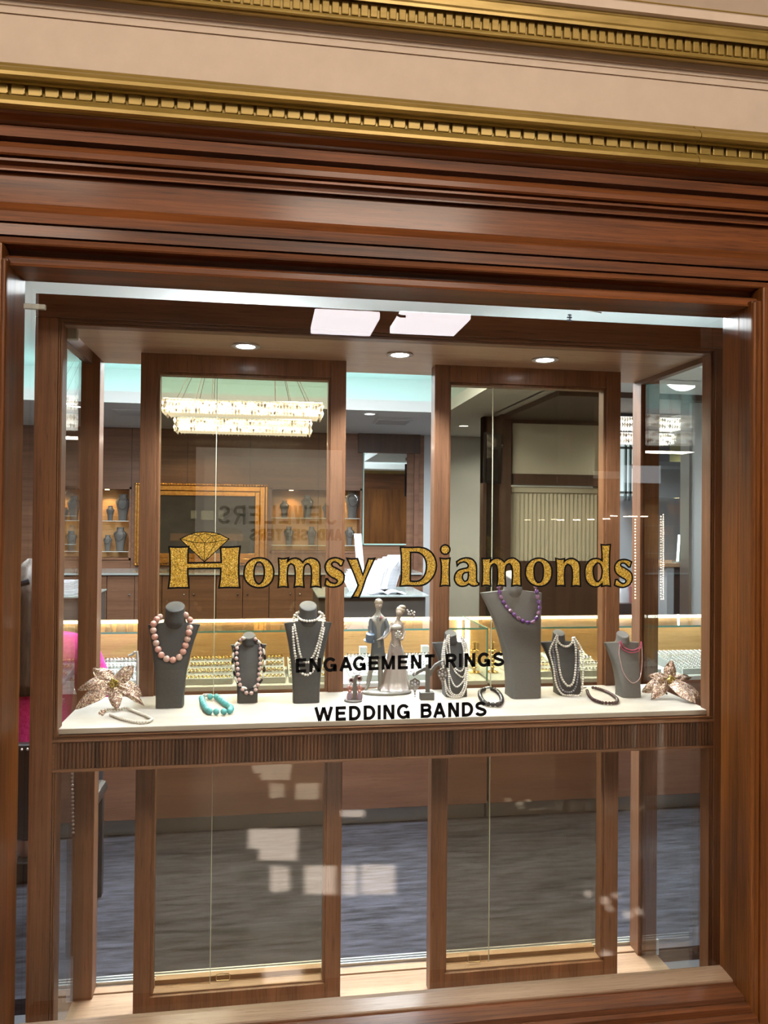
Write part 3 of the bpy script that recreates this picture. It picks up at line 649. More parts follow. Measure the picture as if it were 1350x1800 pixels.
def necklace(b, label, strands, cat='necklace', name='necklace'):
    """strands: (crop scale, ox, oy, points, pixel radius, materials, options)"""
    t = thing(name, (b.xn, b.Y, b.z0+b.H*0.4), label, cat); bud = [100]
    for s, ox, oy, pts, r, mats, opt in strands:
        R = r*b.k; P3 = [on_bust(b, x/s+ox, y/s+oy, R*1.05) for x, y in pts]
        par = t
        if len(strands) > 1:
            need = len(walk(P3, 2*R*opt.get('fill', 1)*opt.get('stretch', 1)))
            if need <= bud[0]:
                par = MB().tube(P3, R*0.16, 5).build('strand', 'silver', t); strand(par, P3, R, mats, budget=bud, cord=False, **opt)
            else: strand(t, P3, R, mats, budget=[0], **opt)
        else: strand(t, P3, R, mats, budget=bud, **opt)
    return t
A_, B_, D_, E_ = (3.97, 80, 1030), (3.97, 340, 1030), (3.97, 740, 1030), (3.75, 940, 1030)
b1 = bust((272, 320.5), 1246, (254.6, 1100.5), (349.5, 1098.5), (303.7, 1067), 16.6, 'bust', 'charcoal bust wearing the big pink stone beads')
b2 = bust((416.3, 452.6), 1236.5, (404.5, 1135.5), (468.5, 1134.5), (437.2, 1118), 11.2, 'bust', 'small charcoal bust wearing pale pink, black and white beads, left of the long pearls')
b3 = bust((515, 562.2), 1237, (500, 1096.7), (586, 1096), (543.5, 1065.5), 15.8, 'bust', 'charcoal bust with a pearl choker, left of the porcelain couple')
b4 = bust((784, 822.4), 1226, (766.5, 1131), (827.5, 1132), (799.2, 1114), 11.2, 'bust', 'small charcoal bust draped in many strands of tiny white pearls')
b5 = bust((901, 953.6), 1229, (852.5, 1042), (962.5, 1044), (911, 1011), 15.8, 'bustlight', 'tallest grey bust, wearing the purple stone necklace', deep=0.75, lean=0.03)  # lighter leatherette carries the bright light on this bust
b6 = bust((984, 1024), 1223, (961, 1129), (1026, 1131), (993, 1113), 11.3, 'bust', 'charcoal bust wearing white and grey pearl strands, right of the tall grey bust')
b7 = bust((1094.7, 1129), 1227, (1076.5, 1131), (1137, 1131), (1108, 1116), 11.8, 'bustlight', 'small grey bust with thin pink bead strands beside the right glitter flower')  # lighter leatherette carries a reflection over this bust
necklace(b1, 'big pink stone bead necklace on the leftmost charcoal bust', [(*A_, [(800, 218), (762, 247), (752, 283), (754, 322), (763, 358), (773, 402), (787, 446), (812, 487), (855, 513), (905, 514), (945, 484), (968, 440), (983, 392), (996, 348), (1004, 305), (1012, 270), (1008, 238), (990, 212), (968, 200)],
    5.7, ['rose2', 'rose', 'rose', 'rose2', 'rose'], dict(name='bead', fill=0.98))])
necklace(b2, 'pale pink bead necklace with a black and white strand on the small bust', [
    (*B_, [(345, 365), (325, 385), (302, 440), (302, 475), (300, 515), (308, 560), (308, 605), (318, 650), (325, 690), (352, 735), (392, 752), (432, 728), (452, 680), (455, 635), (462, 590), (466, 540), (468, 490), (470, 450), (460, 410), (440, 378), (425, 368)], 3.5, ['pinkpearl'], dict(name='bead', fill=1.3)),
    (*B_, [(350, 370), (320, 385), (290, 420), (278, 470), (275, 540), (285, 610), (300, 660), (330, 700), (380, 716), (430, 700), (475, 660), (490, 610), (498, 540), (495, 470), (480, 420), (450, 385), (425, 372)], 2.4, ['pearl', 'onyx'], dict(name='bead', stretch=2.2))])
necklace(b3, 'double white pearl necklace with choker on the bust left of the porcelain couple', [
    (*B_, [(722, 188), (728, 215), (750, 235), (770, 242), (800, 246), (835, 243), (865, 232), (890, 208), (893, 190)], 2.35, ['pearl'], {}),
    (*B_, [(738, 185), (715, 200), (703, 240), (710, 300), (722, 360), (732, 420), (745, 480), (765, 520), (800, 535), (830, 500), (850, 460), (870, 400), (885, 340), (900, 280), (905, 220), (890, 190), (872, 182)], 2.3, ['pearl'], {}),
    (*B_, [(735, 182), (708, 200), (697, 250), (695, 330), (700, 400), (708, 470), (725, 550), (745, 600), (775, 618), (800, 620), (835, 590), (855, 530), (870, 470), (887, 400), (903, 330), (915, 260), (908, 205), (878, 180)], 2.4, ['pearl'], {})])
necklace(b4, 'many stranded necklace of tiny white pearls on the bust behind the lettering', [
    (*D_, [(195, 345), (170, 370), (158, 410), (148, 470), (148, 530), (160, 600), (170, 690), (180, 750), (215, 775), (255, 776), (290, 765), (315, 700), (325, 600), (330, 520), (328, 450), (310, 390), (278, 350)], 1.75, ['pearl'], {}),
    (*D_, [(195, 350), (178, 420), (190, 500), (195, 580), (195, 660), (205, 730), (235, 760), (270, 755), (300, 700), (310, 600), (315, 500), (305, 420), (278, 355)], 1.75, ['pearl'], {}),
    (*D_, [(196, 355), (200, 460), (215, 540), (240, 575), (275, 595), (300, 560), (298, 450), (276, 360)], 1.75, ['pearl'], {}),
    (*D_, [(190, 355), (205, 480), (230, 580), (260, 620), (295, 635), (312, 580), (304, 470), (280, 362)], 1.75, ['pearl'], {}),
    (*D_, [(188, 350), (168, 420), (165, 500), (180, 560), (200, 620), (230, 690), (262, 700), (306, 640), (322, 520), (318, 430), (282, 352)], 1.7, ['pearl'], {}),
    (*D_, [(184, 350), (160, 430), (154, 520), (164, 640), (185, 720), (225, 768), (262, 768), (305, 730), (320, 640), (324, 480), (314, 400), (284, 352)], 1.7, ['pearl'], {})])
necklace(b5, 'purple tumbled stone necklace on the tallest grey bust', [(*D_, [(552, -28), (540, -5), (545, 20), (553, 65), (567, 95), (588, 133), (622, 172), (660, 210), (715, 246), (778, 253), (812, 215), (823, 175), (826, 130), (815, 85), (808, 45), (802, 10), (790, -20), (775, -40)],
    4.0, ['amethyst', 'amethyst2', 'amethyst', 'amethyst2', 'amethyst'], dict(name='bead', stretch=1.25, kind='facet'))])
necklace(b6, 'white and grey pearl strands with choker on the bust right of the tall one', [
    (*E_, [(148, 335), (150, 355), (160, 375), (180, 392), (205, 400), (230, 392), (248, 370), (250, 335)], 2.2, ['pearl'], {}),
    (*E_, [(150, 325), (140, 400), (152, 460), (160, 530), (172, 590), (190, 630), (220, 660), (248, 645), (262, 600), (270, 530), (272, 460), (268, 400), (247, 330)], 2.3, ['pearl'], {}),
    (*E_, [(150, 322), (120, 400), (125, 470), (138, 550), (155, 620), (175, 680), (210, 700), (250, 695), (275, 650), (285, 580), (290, 500), (288, 430), (250, 330)], 2.2, ['greypearl'], {}),
    (*E_, [(148, 322), (100, 420), (108, 480), (125, 550), (135, 620), (155, 680), (190, 718), (240, 720), (300, 718), (315, 650), (318, 560), (315, 480), (305, 410), (254, 332)], 2.1, ['pearl'], {})])
necklace(b7, 'thin pink bead strands on the small grey bust at right', [
    (*E_, [(560, 372), (572, 408), (600, 430), (640, 440), (680, 430), (702, 400), (705, 375)], 1.35, ['ruby'], dict(name='bead')),
    (*E_, [(565, 366), (590, 403), (620, 420), (660, 422), (695, 398), (700, 370)], 1.35, ['ruby'], dict(name='bead')),
    (*E_, [(562, 370), (555, 440), (565, 500), (580, 560), (610, 612), (650, 640), (690, 612), (703, 560), (708, 480), (706, 375)], 1.0, ['pinkpearl'], dict(name='bead'))])
def loop_on_shelf(name, label, cat, crop, pts, r, mats, close=True, clasp=None, bn='bead', lift=0.0, **opt):
    s, ox, oy = crop; pts = pts+[pts[0]] if close else pts
    R = r*PXM(0.33); P3 = [PZ(x/s+ox, y/s+oy, ZS+R*1.0+0.0008+lift) for x, y in pts]
    c = sum(P3, Vector())/len(P3)
    t = thing(name, (c.x, c.y, ZS), label, cat)
    strand(t, P3, R, mats, name=bn, **opt)
    if clasp:
        q = PZ(clasp[0]/s+ox, clasp[1]/s+oy, ZS+R); MB().tube([q-Vector((R, 0, 0)), q+Vector((R, 0.001, 0.001))], R*0.55, 10).build('clasp', 'silver', t, smooth=True)
    return t
loop_on_shelf('bead_bracelet', 'turquoise bead bracelet lying on the shelf by the pink bead bust', 'bracelet', A_,
    [(1150, 772), (1190, 772), (1220, 792), (1252, 818), (1290, 845), (1285, 872), (1240, 876), (1190, 876), (1145, 874), (1118, 850), (1098, 815), (1090, 780)], 5.4, ['turq'], close=False, fill=1.13, clasp=(1120, 765))
loop_on_shelf('bead_bracelet', 'black bead bracelet lying on the shelf left of the tall grey bust', 'bracelet', D_,
    [(440, 722), (415, 735), (412, 765), (425, 795), (450, 818), (488, 826), (530, 828), (560, 812), (562, 782), (545, 750), (520, 728), (490, 716)], 4.3, ['onyx'], close=False, clasp=(463, 712))
loop_on_shelf('bead_bracelet', 'dark red bead bracelet lying on the shelf left of the small pink strand bust', 'bracelet', E_,
    [(345, 690), (358, 722), (380, 745), (410, 758), (440, 768), (475, 772), (510, 772), (540, 765), (540, 742), (510, 718), (475, 698), (440, 684), (405, 674), (372, 668)], 3.1, ['garnet'], close=False, clasp=(330, 672))
pb = loop_on_shelf('pearl_bracelet', 'white seed pearl bracelet lying in front of the left glitter flower', 'bracelet', A_,
    [(400, 868), (440, 860), (500, 862), (560, 852), (600, 864), (650, 885), (700, 905), (742, 930), (700, 950), (640, 950), (590, 940), (520, 922), (450, 895)], 2.5, ['pearl'], close=False, bn='pearl')
for x, y in ((392, 872), (380, 885), (404, 884), (415, 872), (398, 896)):
    MB().ball(PZ(x/3.97+80, y/3.97+1030, ZS+0.004), 0.0042, 8, 5).build('flower_charm', 'glit_rose', pb)

# glitter flowers
def petal(parent, c, tip, wid, curl, mat, dyt):
    """c, tip: points; a pointed, ridged and arched leaf"""
    d = tip-c; L = d.length; t = d.normalized(); up = Vector((0, -0.75, 0.65)); n = (up-t*up.dot(t)).normalized(); s = t.cross(n)
    nu, nv = 14, 8; g = []
    for i in range(nu+1):
        u = i/nu; w_ = wid*(math.sin(PI*min(1, u*0.93+0.07))**0.75)*(1-0.18*u)*(1.0 if u < 0.98 else 0.2)
        row = []
        for j in range(nv+1):
            v = 2*j/nv-1
            row.append(c+t*(L*u)+s*(w_/2*v)+n*(curl*math.sin(PI*u)*L-0.22*w_*(v*v)*0.6+0.05*w_*math.cos(v*PI*1.5)+0.002*math.sin(9*u+5*v)))
        g.append(row)
    th = 0.0016; vs = [p for r in g for p in r]; k = len(vs); vs += [p-n*th for p in vs]; W = nv+1; fs = []
    for i in range(nu):
        for j in range(nv):
            a = i*W+j; fs += [(a, a+1, a+W+1, a+W), (k+a, k+a+W, k+a+W+1, k+a+1)]
    for i in range(nu):
        for e in (0, nv): a = i*W+e; fs.append((a, a+W, k+a+W, k+a))
    for j in range(nv):
        for e in (0, nu): a = e*W+j; fs.append((a, a+1, k+a+1, k+a))
    return MB().add(vs, fs).build('petal', mat, parent, smooth=True, angle=60)
def flower(label, crop, centre, Yc, petals, name='glitter_flower'):
    s, ox, oy = crop; c = P(centre[0]/s+ox, centre[1]/s+oy, Yc); t = thing(name, (c.x, c.y, ZS), label, 'flower'); k = PXM(Yc)/s
    for tx, ty, wd, dy, cu in petals:
        tp = P(tx/s+ox, ty/s+oy, Yc+dy)
        if tp.z < ZS+0.002:
            tp = PZ(tx/s+ox, ty/s+oy, ZS+0.002)
        petal(t, c+Vector((0, 0.004, 0)), tp, wd*k, cu, 'glit_rose', dy)
    for i in range(9):
        a = i*2.4; r = 0.0035*math.sqrt(i)
        MB().ball(c+Vector((r*math.cos(a), -0.008, r*math.sin(a)+0.002)), 0.0055, 9, 6).build('berry', 'glit_yellow', t, smooth=True)
    MB().tube([c+Vector((0, 0.006, 0)), Vector((c.x, c.y+0.03, ZS+0.012)), Vector((c.x+0.01, c.y+0.035, ZS+0.0035))], 0.0028, 7).build('stem', simple('green_wire', (0.12, 0.13, 0.06), 0.5), t, smooth=True)
flower('rose gold glitter flower at the left end of the shelf', A_, (478, 680), 0.335, [(330, 572, 118, 0.015, 0.10), (618, 556, 120, 0.015, 0.05), (226, 724, 105, 0.0, 0.22), (208, 860, 120, -0.03, 0.12), (498, 868, 100, -0.045, 0.10), (688, 834, 66, -0.02, 0.15), (676, 770, 125, 0.0, 0.15)])
flower('rose gold glitter flower at the right end of the shelf', E_, (890, 618), 0.30, [(905, 488, 95, 0.02, 0.04), (1034, 604, 62, 0.03, 0.1), (1108, 752, 95, 0.0, 0.12), (1060, 776, 125, -0.02, 0.10), (768, 748, 95, -0.02, 0.08), (706, 700, 110, 0.04, 0.1), (745, 592, 80, 0.01, 0.12)])
# white plastic stand behind the left flower
q = lambda x, y, Y: P(x/3.97+80, y/3.97+1030, Y)
a = MB(); a.tube([q(578, 487, 0.43), q(606, 478, 0.43), q(622, 462, 0.43), q(638, 458, 0.43), q(642, 500, 0.43), q(643, 600, 0.43), q(641, 690, 0.43), (q(641, 700, 0.43).x, 0.43, ZS+0.003)], 0.0038, 8)
t = thing('display_stand', (q(641, 700, 0.43).x, 0.43, ZS), 'slim white hooked stand behind the left glitter flower', 'stand')
wp = simple('white_plastic', (0.75, 0.75, 0.74), 0.3)
a.build('hooked_post', wp, t, smooth=True); MB().box((q(620, 700, 0.43).x, 0.42, ZS), (q(662, 700, 0.43).x, 0.44, ZS+0.004)).build('foot', wp, t, bevel=0.001)

# earring stands
cq = lambda x, y, Y: P(x/4.82+580, y/4.82+1030, Y)
Y0 = PZ(621, 1234, ZS).y+0.012; u_ = PXM(Y0)/4.82; gc = cq(197, 965, Y0)
t = thing('earring_stand', (gc.x, Y0, ZS), 'little grey stand with a round foot in front of the porcelain couple', 'stand')
MB().lathe([(78*u_, 0), (78*u_, 0.004), (74*u_, 0.0055), (0, 0.0055)], (gc.x, Y0, ZS), 28).build('foot', 'bustlight', t, smooth=True)
pc = cq(212, 850, Y0)
MB().prism([(pc.x-20*u_, ZS+0.005), (pc.x+22*u_, ZS+0.005), (pc.x+14*u_, cq(0, 800, Y0).z), (cq(268, 0, Y0).x, cq(0, 768, Y0).z), (cq(262, 0, Y0).x, cq(0, 755, Y0).z), (cq(225, 0, Y0).x, cq(0, 757, Y0).z), (pc.x-16*u_, cq(0, 800, Y0).z)], 'y', Y0-0.004, Y0+0.004).build('post', 'bustlight', t, bevel=0.0008)
def earring(label, top, parts, Ye, group):
    tp = cq(*top, Ye); t = thing('drop_earring', (tp.x, Ye, tp.z), label, 'earring', group)
    for kind, x, y, rx, ry, mt in parts:
        c = cq(x, y, Ye)
        if kind == 'gem': MB().ball(c, 1, 10, 7, (rx*u_, 0.0035, ry*u_)).build('stone', mt, t)
        elif kind == 'halo': MB().tube([c+Vector((rx*u_*math.cos(2*PI*i/20)*(1 if math.sin(2*PI*i/20) < 0.2 else 0.85), -0.001, -ry*u_*math.sin(2*PI*i/20))) for i in range(20)], 0.0011, 6, True).build('setting', mt, t, smooth=True)
        else: MB().tube([cq(x, y, Ye), cq(rx, ry, Ye)], 0.0009, 6).build('link', mt, t, smooth=True)
    return t
pk = simple('pink_gold', (0.75, 0.38, 0.34), 0.22, 0.6); lil = simple('lilac_stone', (0.36, 0.28, 0.38), 0.1, coat=1.0)
M['pk'] = pk; M['lil'] = lil
for top, sx, lab in (((180, 802), 168, 'pink and lilac drop earring on the left side of the little round foot stand'), ((252, 786), 250, 'pink and lilac drop earring on the right side of the little round foot stand')):
    earring(lab, top, [('halo', top[0], top[1], 20, 22, 'pk'), ('gem', top[0], top[1], 15, 17, 'garnet'), ('link', top[0], top[1]+20, sx, 868, 'pk'), ('gem', sx-8, 858, 14, 16, 'pk'), ('gem', sx+10, 862, 14, 16, 'pk'), ('gem', sx, 890, 17, 14, 'pk'),
        ('halo', sx, 942, 24, 46, 'pk'), ('gem', sx, 942, 20, 40, 'lil')], Y0-0.010, 'pink drop earrings')
Y1 = PZ(752, 1231, ZS).y+0.01; gc = cq(828, 940, Y1)
t = thing('earring_tree', (gc.x, Y1, ZS), 'grey T shaped earring tree on a square foot beside the porcelain bride', 'stand')
MB().box((cq(770, 0, Y1).x, Y1-0.012, ZS), (cq(886, 0, Y1).x, Y1+0.012, cq(0, 926, Y1-0.012).z)).build('foot', 'bustlight', t, bevel=0.001)
MB().box((cq(816, 0, Y1).x, Y1-0.004, ZS+0.01), (cq(852, 0, Y1).x, Y1+0.004, cq(0, 680, Y1).z)).build('post', 'bustlight', t, bevel=0.0008)
def band(pts, w, y0, y1): # flat strip
    a = MB(); V = [cq(x, y, Y1) for x, y in pts]; a.ribbon([Vector((p.x, p.z)) for p in V], w, y0, y1-y0, closed=False); return a
band([(845, 760), (862, 715), (895, 672), (935, 648), (968, 640)], 0.0085, Y1-0.005, Y1+0.005).build('arm', 'bustlight', t)
band([(835, 700), (800, 702), (760, 722), (722, 744), (700, 752)], 0.0085, Y1-0.005, Y1+0.005).build('arm', 'bustlight', t)
for x, y0_, lab in ((720, 745, 'crystal chandelier earring hanging from the lower arm of the earring tree'), (953, 660, 'crystal chandelier earring hanging from the raised arm of the earring tree')):
    tp = cq(x, y0_, Y1-0.009); e = thing('crystal_earring', (tp.x, Y1-0.009, tp.z), lab, 'earring', 'crystal chandelier earrings'); dy = y0_+95
    ctr = lambda dx, dyy: cq(x+dx, dy+dyy, Y1-0.009)
    MB().ball(tp, 1, 9, 6, (13*u_, 0.003, 18*u_)).build('stud', 'diamond', e)
    MB().plate([[Vector((ctr(a, b).x, ctr(a, b).z)) for a, b in ((-44, -35), (-20, -48), (0, -62), (20, -48), (44, -35), (40, 0), (22, 35), (8, 62), (0, 118), (-8, 62), (-22, 35), (-40, 0))]], Y1-0.0095, 0.002).build('plaque', 'silver', e)
    for dx, dyy, r in ((0, -5, 15), (-24, -22, 10), (24, -22, 10), (-26, 4, 9), (26, 4, 9), (-12, 28, 9), (12, 28, 9), (0, 52, 8), (0, 75, 6), (0, -36, 9), (0, 95, 5)):
        MB().ball(ctr(dx, dyy)-Vector((0, 0.0015, 0)), r*u_, 8, 5).build('crystal', 'diamond', e)

# porcelain wedding couple
YF = PZ(680, 1223, ZS).y+0.035; fu = PXM(YF)/4.82
por = dict(skin=simple('porcelain_flesh', (0.444, 0.370, 0.311), 0.18, coat=0.8), hair=simple('porcelain_hair', (0.311, 0.252, 0.185), 0.2, coat=0.8), coat=simple('porcelain_grey', (0.163, 0.185, 0.207), 0.2, coat=0.8),
           pale=simple('porcelain_pale_grey', (0.340, 0.326, 0.289), 0.2, coat=0.8), gown=noisy('porcelain_gown', (0.42, 0.32, 0.30), (0.48, 0.43, 0.38), (20, 20, 6), 0.2, 3, coat=0.8),
           white=simple('porcelain_white', (0.533, 0.511, 0.459), 0.2, coat=0.8), blue=simple('porcelain_blue', (0.148, 0.215, 0.311), 0.15, coat=0.9), pink=simple('porcelain_pink', (0.518, 0.237, 0.252), 0.2, coat=0.8))
fq = lambda x, y, d=0.0: P(x/4.82+580, y/4.82+1030, YF+d)
fc = fq(480, 920); fig = thing('porcelain_couple', (fc.x, YF, ZS), 'porcelain figurine of a groom in grey and a bride in pale pink', 'figurine')
MB().loft([[(fc.x+r*215*fu*math.cos(2*PI*i/40), YF+r*0.04*math.sin(2*PI*i/40), ZS+z) for i in range(40)] for r, z in ((0.96, 0), (1, 0.002), (1, 0.006), (0.95, 0.009), (0.6, 0.0105))]).build('base', por['pale'], fig, smooth=True, angle=60)
def skin(name, nodes_, edges, mat, parent, sub=2):
    root = wloc(parent); me = bpy.data.meshes.new(name); me.from_pydata([Vector(n[0])-root for n in nodes_], edges, [])
    me.materials.append(mat); o = bpy.data.objects.new(name, me); COL.objects.link(o); o.parent = parent
    mod = o.modifiers.new('skin', 'SKIN'); mod.use_smooth_shade = True; sv = me.skin_vertices[0].data
    for i, n in enumerate(nodes_):
        r = n[1]; sv[i].radius = r if isinstance(r, tuple) else (r, r); sv[i].use_root = (i == 0)
    s = o.modifiers.new('sub', 'SUBSURF'); s.levels = sub; s.render_levels = sub
    return o
zb_ = ZS+0.0105
f = fu
# groom: pelvis root, torso, head, legs, arms
G = [(fq(410, 520), (40*f, 34*f)), (fq(408, 430), (44*f, 32*f)), (fq(408, 330), (52*f, 34*f)), (fq(407, 275), (46*f, 28*f)), (fq(408, 225), (15*f, 15*f)), (fq(411, 195), (22*f, 24*f)), (fq(412, 160), (34*f, 36*f)), (fq(411, 128), (27*f, 28*f)),
     (fq(385, 590, 0.0), (30*f, 30*f)), (fq(345, 720, -0.002), (25*f, 25*f)), (fq(318, 850, -0.004), (17*f, 18*f)), (fq(300, 885, -0.012), (15*f, 11*f)),
     (fq(428, 590, 0.004), (30*f, 30*f)), (fq(428, 720, 0.006), (25*f, 25*f)), (fq(424, 850, 0.008), (17*f, 18*f)), (fq(412, 885, -0.002), (15*f, 11*f)),
     (fq(357, 285), (22*f, 22*f)), (fq(345, 360), (19*f, 19*f)), (fq(350, 425, -0.010), (15*f, 15*f)), (fq(362, 455, -0.016), (13*f, 10*f)),
     (fq(462, 285), (22*f, 22*f)), (fq(484, 370), (19*f, 19*f)), (fq(455, 430, -0.014), (15*f, 15*f)), (fq(420, 455, -0.019), (13*f, 10*f)), (fq(392, 462, -0.020), (8*f, 6*f))]
Ge = [(0, 1), (1, 2), (2, 3), (3, 4), (4, 5), (5, 6), (6, 7), (0, 8), (8, 9), (9, 10), (10, 11), (0, 12), (12, 13), (13, 14), (14, 15), (3, 16), (16, 17), (17, 18), (18, 19), (3, 20), (20, 21), (21, 22), (22, 23), (23, 24)]
gr = skin('groom', G, Ge, por['pale'], fig)
def rings(spec, n=26, mat=None):
    out = []
    for x, y, rx, ry, d in spec:
        c = fq(x, y, d); out.append([(c.x+rx*f*math.cos(2*PI*i/n), c.y+ry*f*math.sin(2*PI*i/n), c.z) for i in range(n)])
    return out
MB().loft(rings([(408, 600, 66, 44, 0.004), (406, 560, 62, 42, 0.003), (405, 500, 55, 40, 0.001), (406, 430, 50, 37, 0), (407, 350, 58, 40, 0), (407, 290, 60, 36, 0), (407, 262, 44, 28, 0), (408, 245, 22, 20, 0)])).build('tailcoat', por['coat'], gr, smooth=True, angle=180)
for pts, rr in ((((357, 278, 0), (343, 350, 0), (345, 400, -0.006), (352, 428, -0.012)), (25, 23, 20, 17)), (((460, 278, 0), (486, 350, 0), (482, 395, -0.006), (450, 438, -0.015)), (25, 23, 20, 17))):
    MB().tube([fq(*p) for p in pts], [r*f for r in rr], 12).build('sleeve', por['coat'], gr, smooth=True)
c = fq(412, 150); MB().ball(fq(412, 158), 1, 16, 10, (32*f, 33*f, 44*f)).build('head', por['skin'], gr, smooth=True)
MB().ball(fq(412, 138, 0.002), 1, 16, 10, (37*f, 39*f, 33*f)).build('hair', por['hair'], gr, smooth=True)
MB().ball(fq(421, 172, -32*f), 1, 8, 6, (6*f, 9*f, 12*f)).build('nose', por['skin'], gr, smooth=True)
MB().ball(fq(435, 268, -0.0125), 1, 10, 6, (14*f, 8*f, 15*f)).build('buttonhole_flower', por['pink'], gr, smooth=True)
MB().prism([(fq(404, 0).x-12*f, fq(0, 258).z), (fq(404, 0).x+14*f, fq(0, 258).z), (fq(404, 0).x+5*f, fq(0, 400).z), (fq(404, 0).x-4*f, fq(0, 400).z)], 'y', YF-0.0155, YF-0.0115).build('shirt_front', por['pale'], gr, bevel=0.001)
h0 = fq(342, 404, -0.024); h1 = fq(330, 470, -0.018); ax = (h1-h0)
MB().tube([h0, h0+ax*0.02, h0+ax*0.86, h0+ax*0.88, h0+ax*0.96, h1], [35*f, 37*f, 33*f, 45*f, 45*f, 40*f], 22).build('top_hat', por['blue'], gr, smooth=True)
# bride
Bn = [(fq(556, 520, 0.004), (50*f, 40*f)), (fq(558, 440, 0.004), (36*f, 30*f)), (fq(563, 360, 0.004), (44*f, 34*f)), (fq(568, 310, 0.004), (36*f, 26*f)), (fq(578, 285, 0.003), (14*f, 14*f)), (fq(584, 258, 0.002), (20*f, 22*f)), (fq(590, 225, 0), (33*f, 34*f)), (fq(594, 196, 0), (26*f, 27*f)),
      (fq(528, 322, 0.002), (19*f, 19*f)), (fq(500, 385, -0.004), (15*f, 15*f)), (fq(470, 430, -0.016), (12*f, 12*f)), (fq(448, 452, -0.020), (9*f, 8*f)),
      (fq(610, 322, 0.004), (19*f, 19*f)), (fq(628, 400, 0.0), (15*f, 15*f)), (fq(614, 452, -0.014), (12*f, 12*f)), (fq(588, 456, -0.022), (9*f, 8*f))]
Be = [(0, 1), (1, 2), (2, 3), (3, 4), (4, 5), (5, 6), (6, 7), (3, 8), (8, 9), (9, 10), (10, 11), (3, 12), (12, 13), (13, 14), (14, 15)]
br = skin('bride', Bn, Be, por['skin'], fig)
def gown_ring(x, y, rx, ry, fold, d):
    c = fq(x, y, d); n = 44
    return [(c.x+rx*f*(1+fold*math.sin(9*2*PI*i/n))*math.cos(2*PI*i/n), c.y+ry*f*(1+fold*math.sin(9*2*PI*i/n))*math.sin(2*PI*i/n), max(c.z, zb_)) for i in range(n)]
MB().loft([gown_ring(545, 912, 128, 92, 0.10, 0.0), gown_ring(545, 880, 124, 88, 0.10, 0.0), gown_ring(548, 800, 104, 78, 0.09, 0.0), gown_ring(550, 700, 84, 66, 0.07, 0.001), gown_ring(552, 600, 68, 54, 0.04, 0.002), gown_ring(555, 520, 56, 44, 0.02, 0.004), gown_ring(558, 450, 40, 33, 0.0, 0.004),
           gown_ring(562, 380, 48, 38, 0, 0.004), gown_ring(565, 345, 47, 37, 0, 0.004)]).build('gown', por['gown'], br, smooth=True, angle=180)
MB().loft([gown_ring(640, 915, 62, 50, 0.12, 0.012), gown_ring(632, 820, 40, 40, 0.1, 0.014), gown_ring(615, 680, 30, 34, 0.06, 0.014), gown_ring(600, 540, 26, 26, 0.0, 0.012), gown_ring(592, 500, 14, 14, 0, 0.012)]).build('train', por['white'], br, smooth=True, angle=180)
MB().ball(fq(562, 350, -0.004), 1, 14, 8, (50*f, 32*f, 30*f)).build('lace_bodice', por['white'], br, smooth=True)
MB().ball(fq(590, 226, 0), 1, 14, 9, (31*f, 32*f, 40*f)).build('head', por['skin'], br, smooth=True)
a = MB(); a.ball(fq(597, 208, 0.004), 1, 14, 9, (41*f, 40*f, 36*f)); a.build('hair', por['hair'], br, smooth=True)
MB().ball(fq(612, 180, 0.004), 1, 12, 8, (34*f, 30*f, 20*f)).build('hair_bun', por['hair'], br, smooth=True)
MB().ball(fq(579, 240, -31*f), 1, 8, 6, (5*f, 8*f, 10*f)).build('nose', por['skin'], br, smooth=True)
for i in range(16):
    a_ = i*2.4; r = 7.5*math.sqrt(i)
    MB().ball(fq(580+r*math.cos(a_), 415+r*math.sin(a_), -0.020), 9*f, 8, 5).build('bouquet_flower', por['white'], br, smooth=True)
for x, y in ((655, 205), (668, 222), (690, 212), (700, 232), (715, 222), (682, 240), (712, 246), (708, 270), (664, 238)):
    MB().ball(fq(x, y, 0.006), 9*f, 8, 5).build('veil_flower', por['white'], br)
MB().tube([fq(520, 492, -0.014), fq(545, 520, -0.018), fq(575, 500, -0.018)], 6*f, 8).build('sash', por['white'], br, smooth=True)

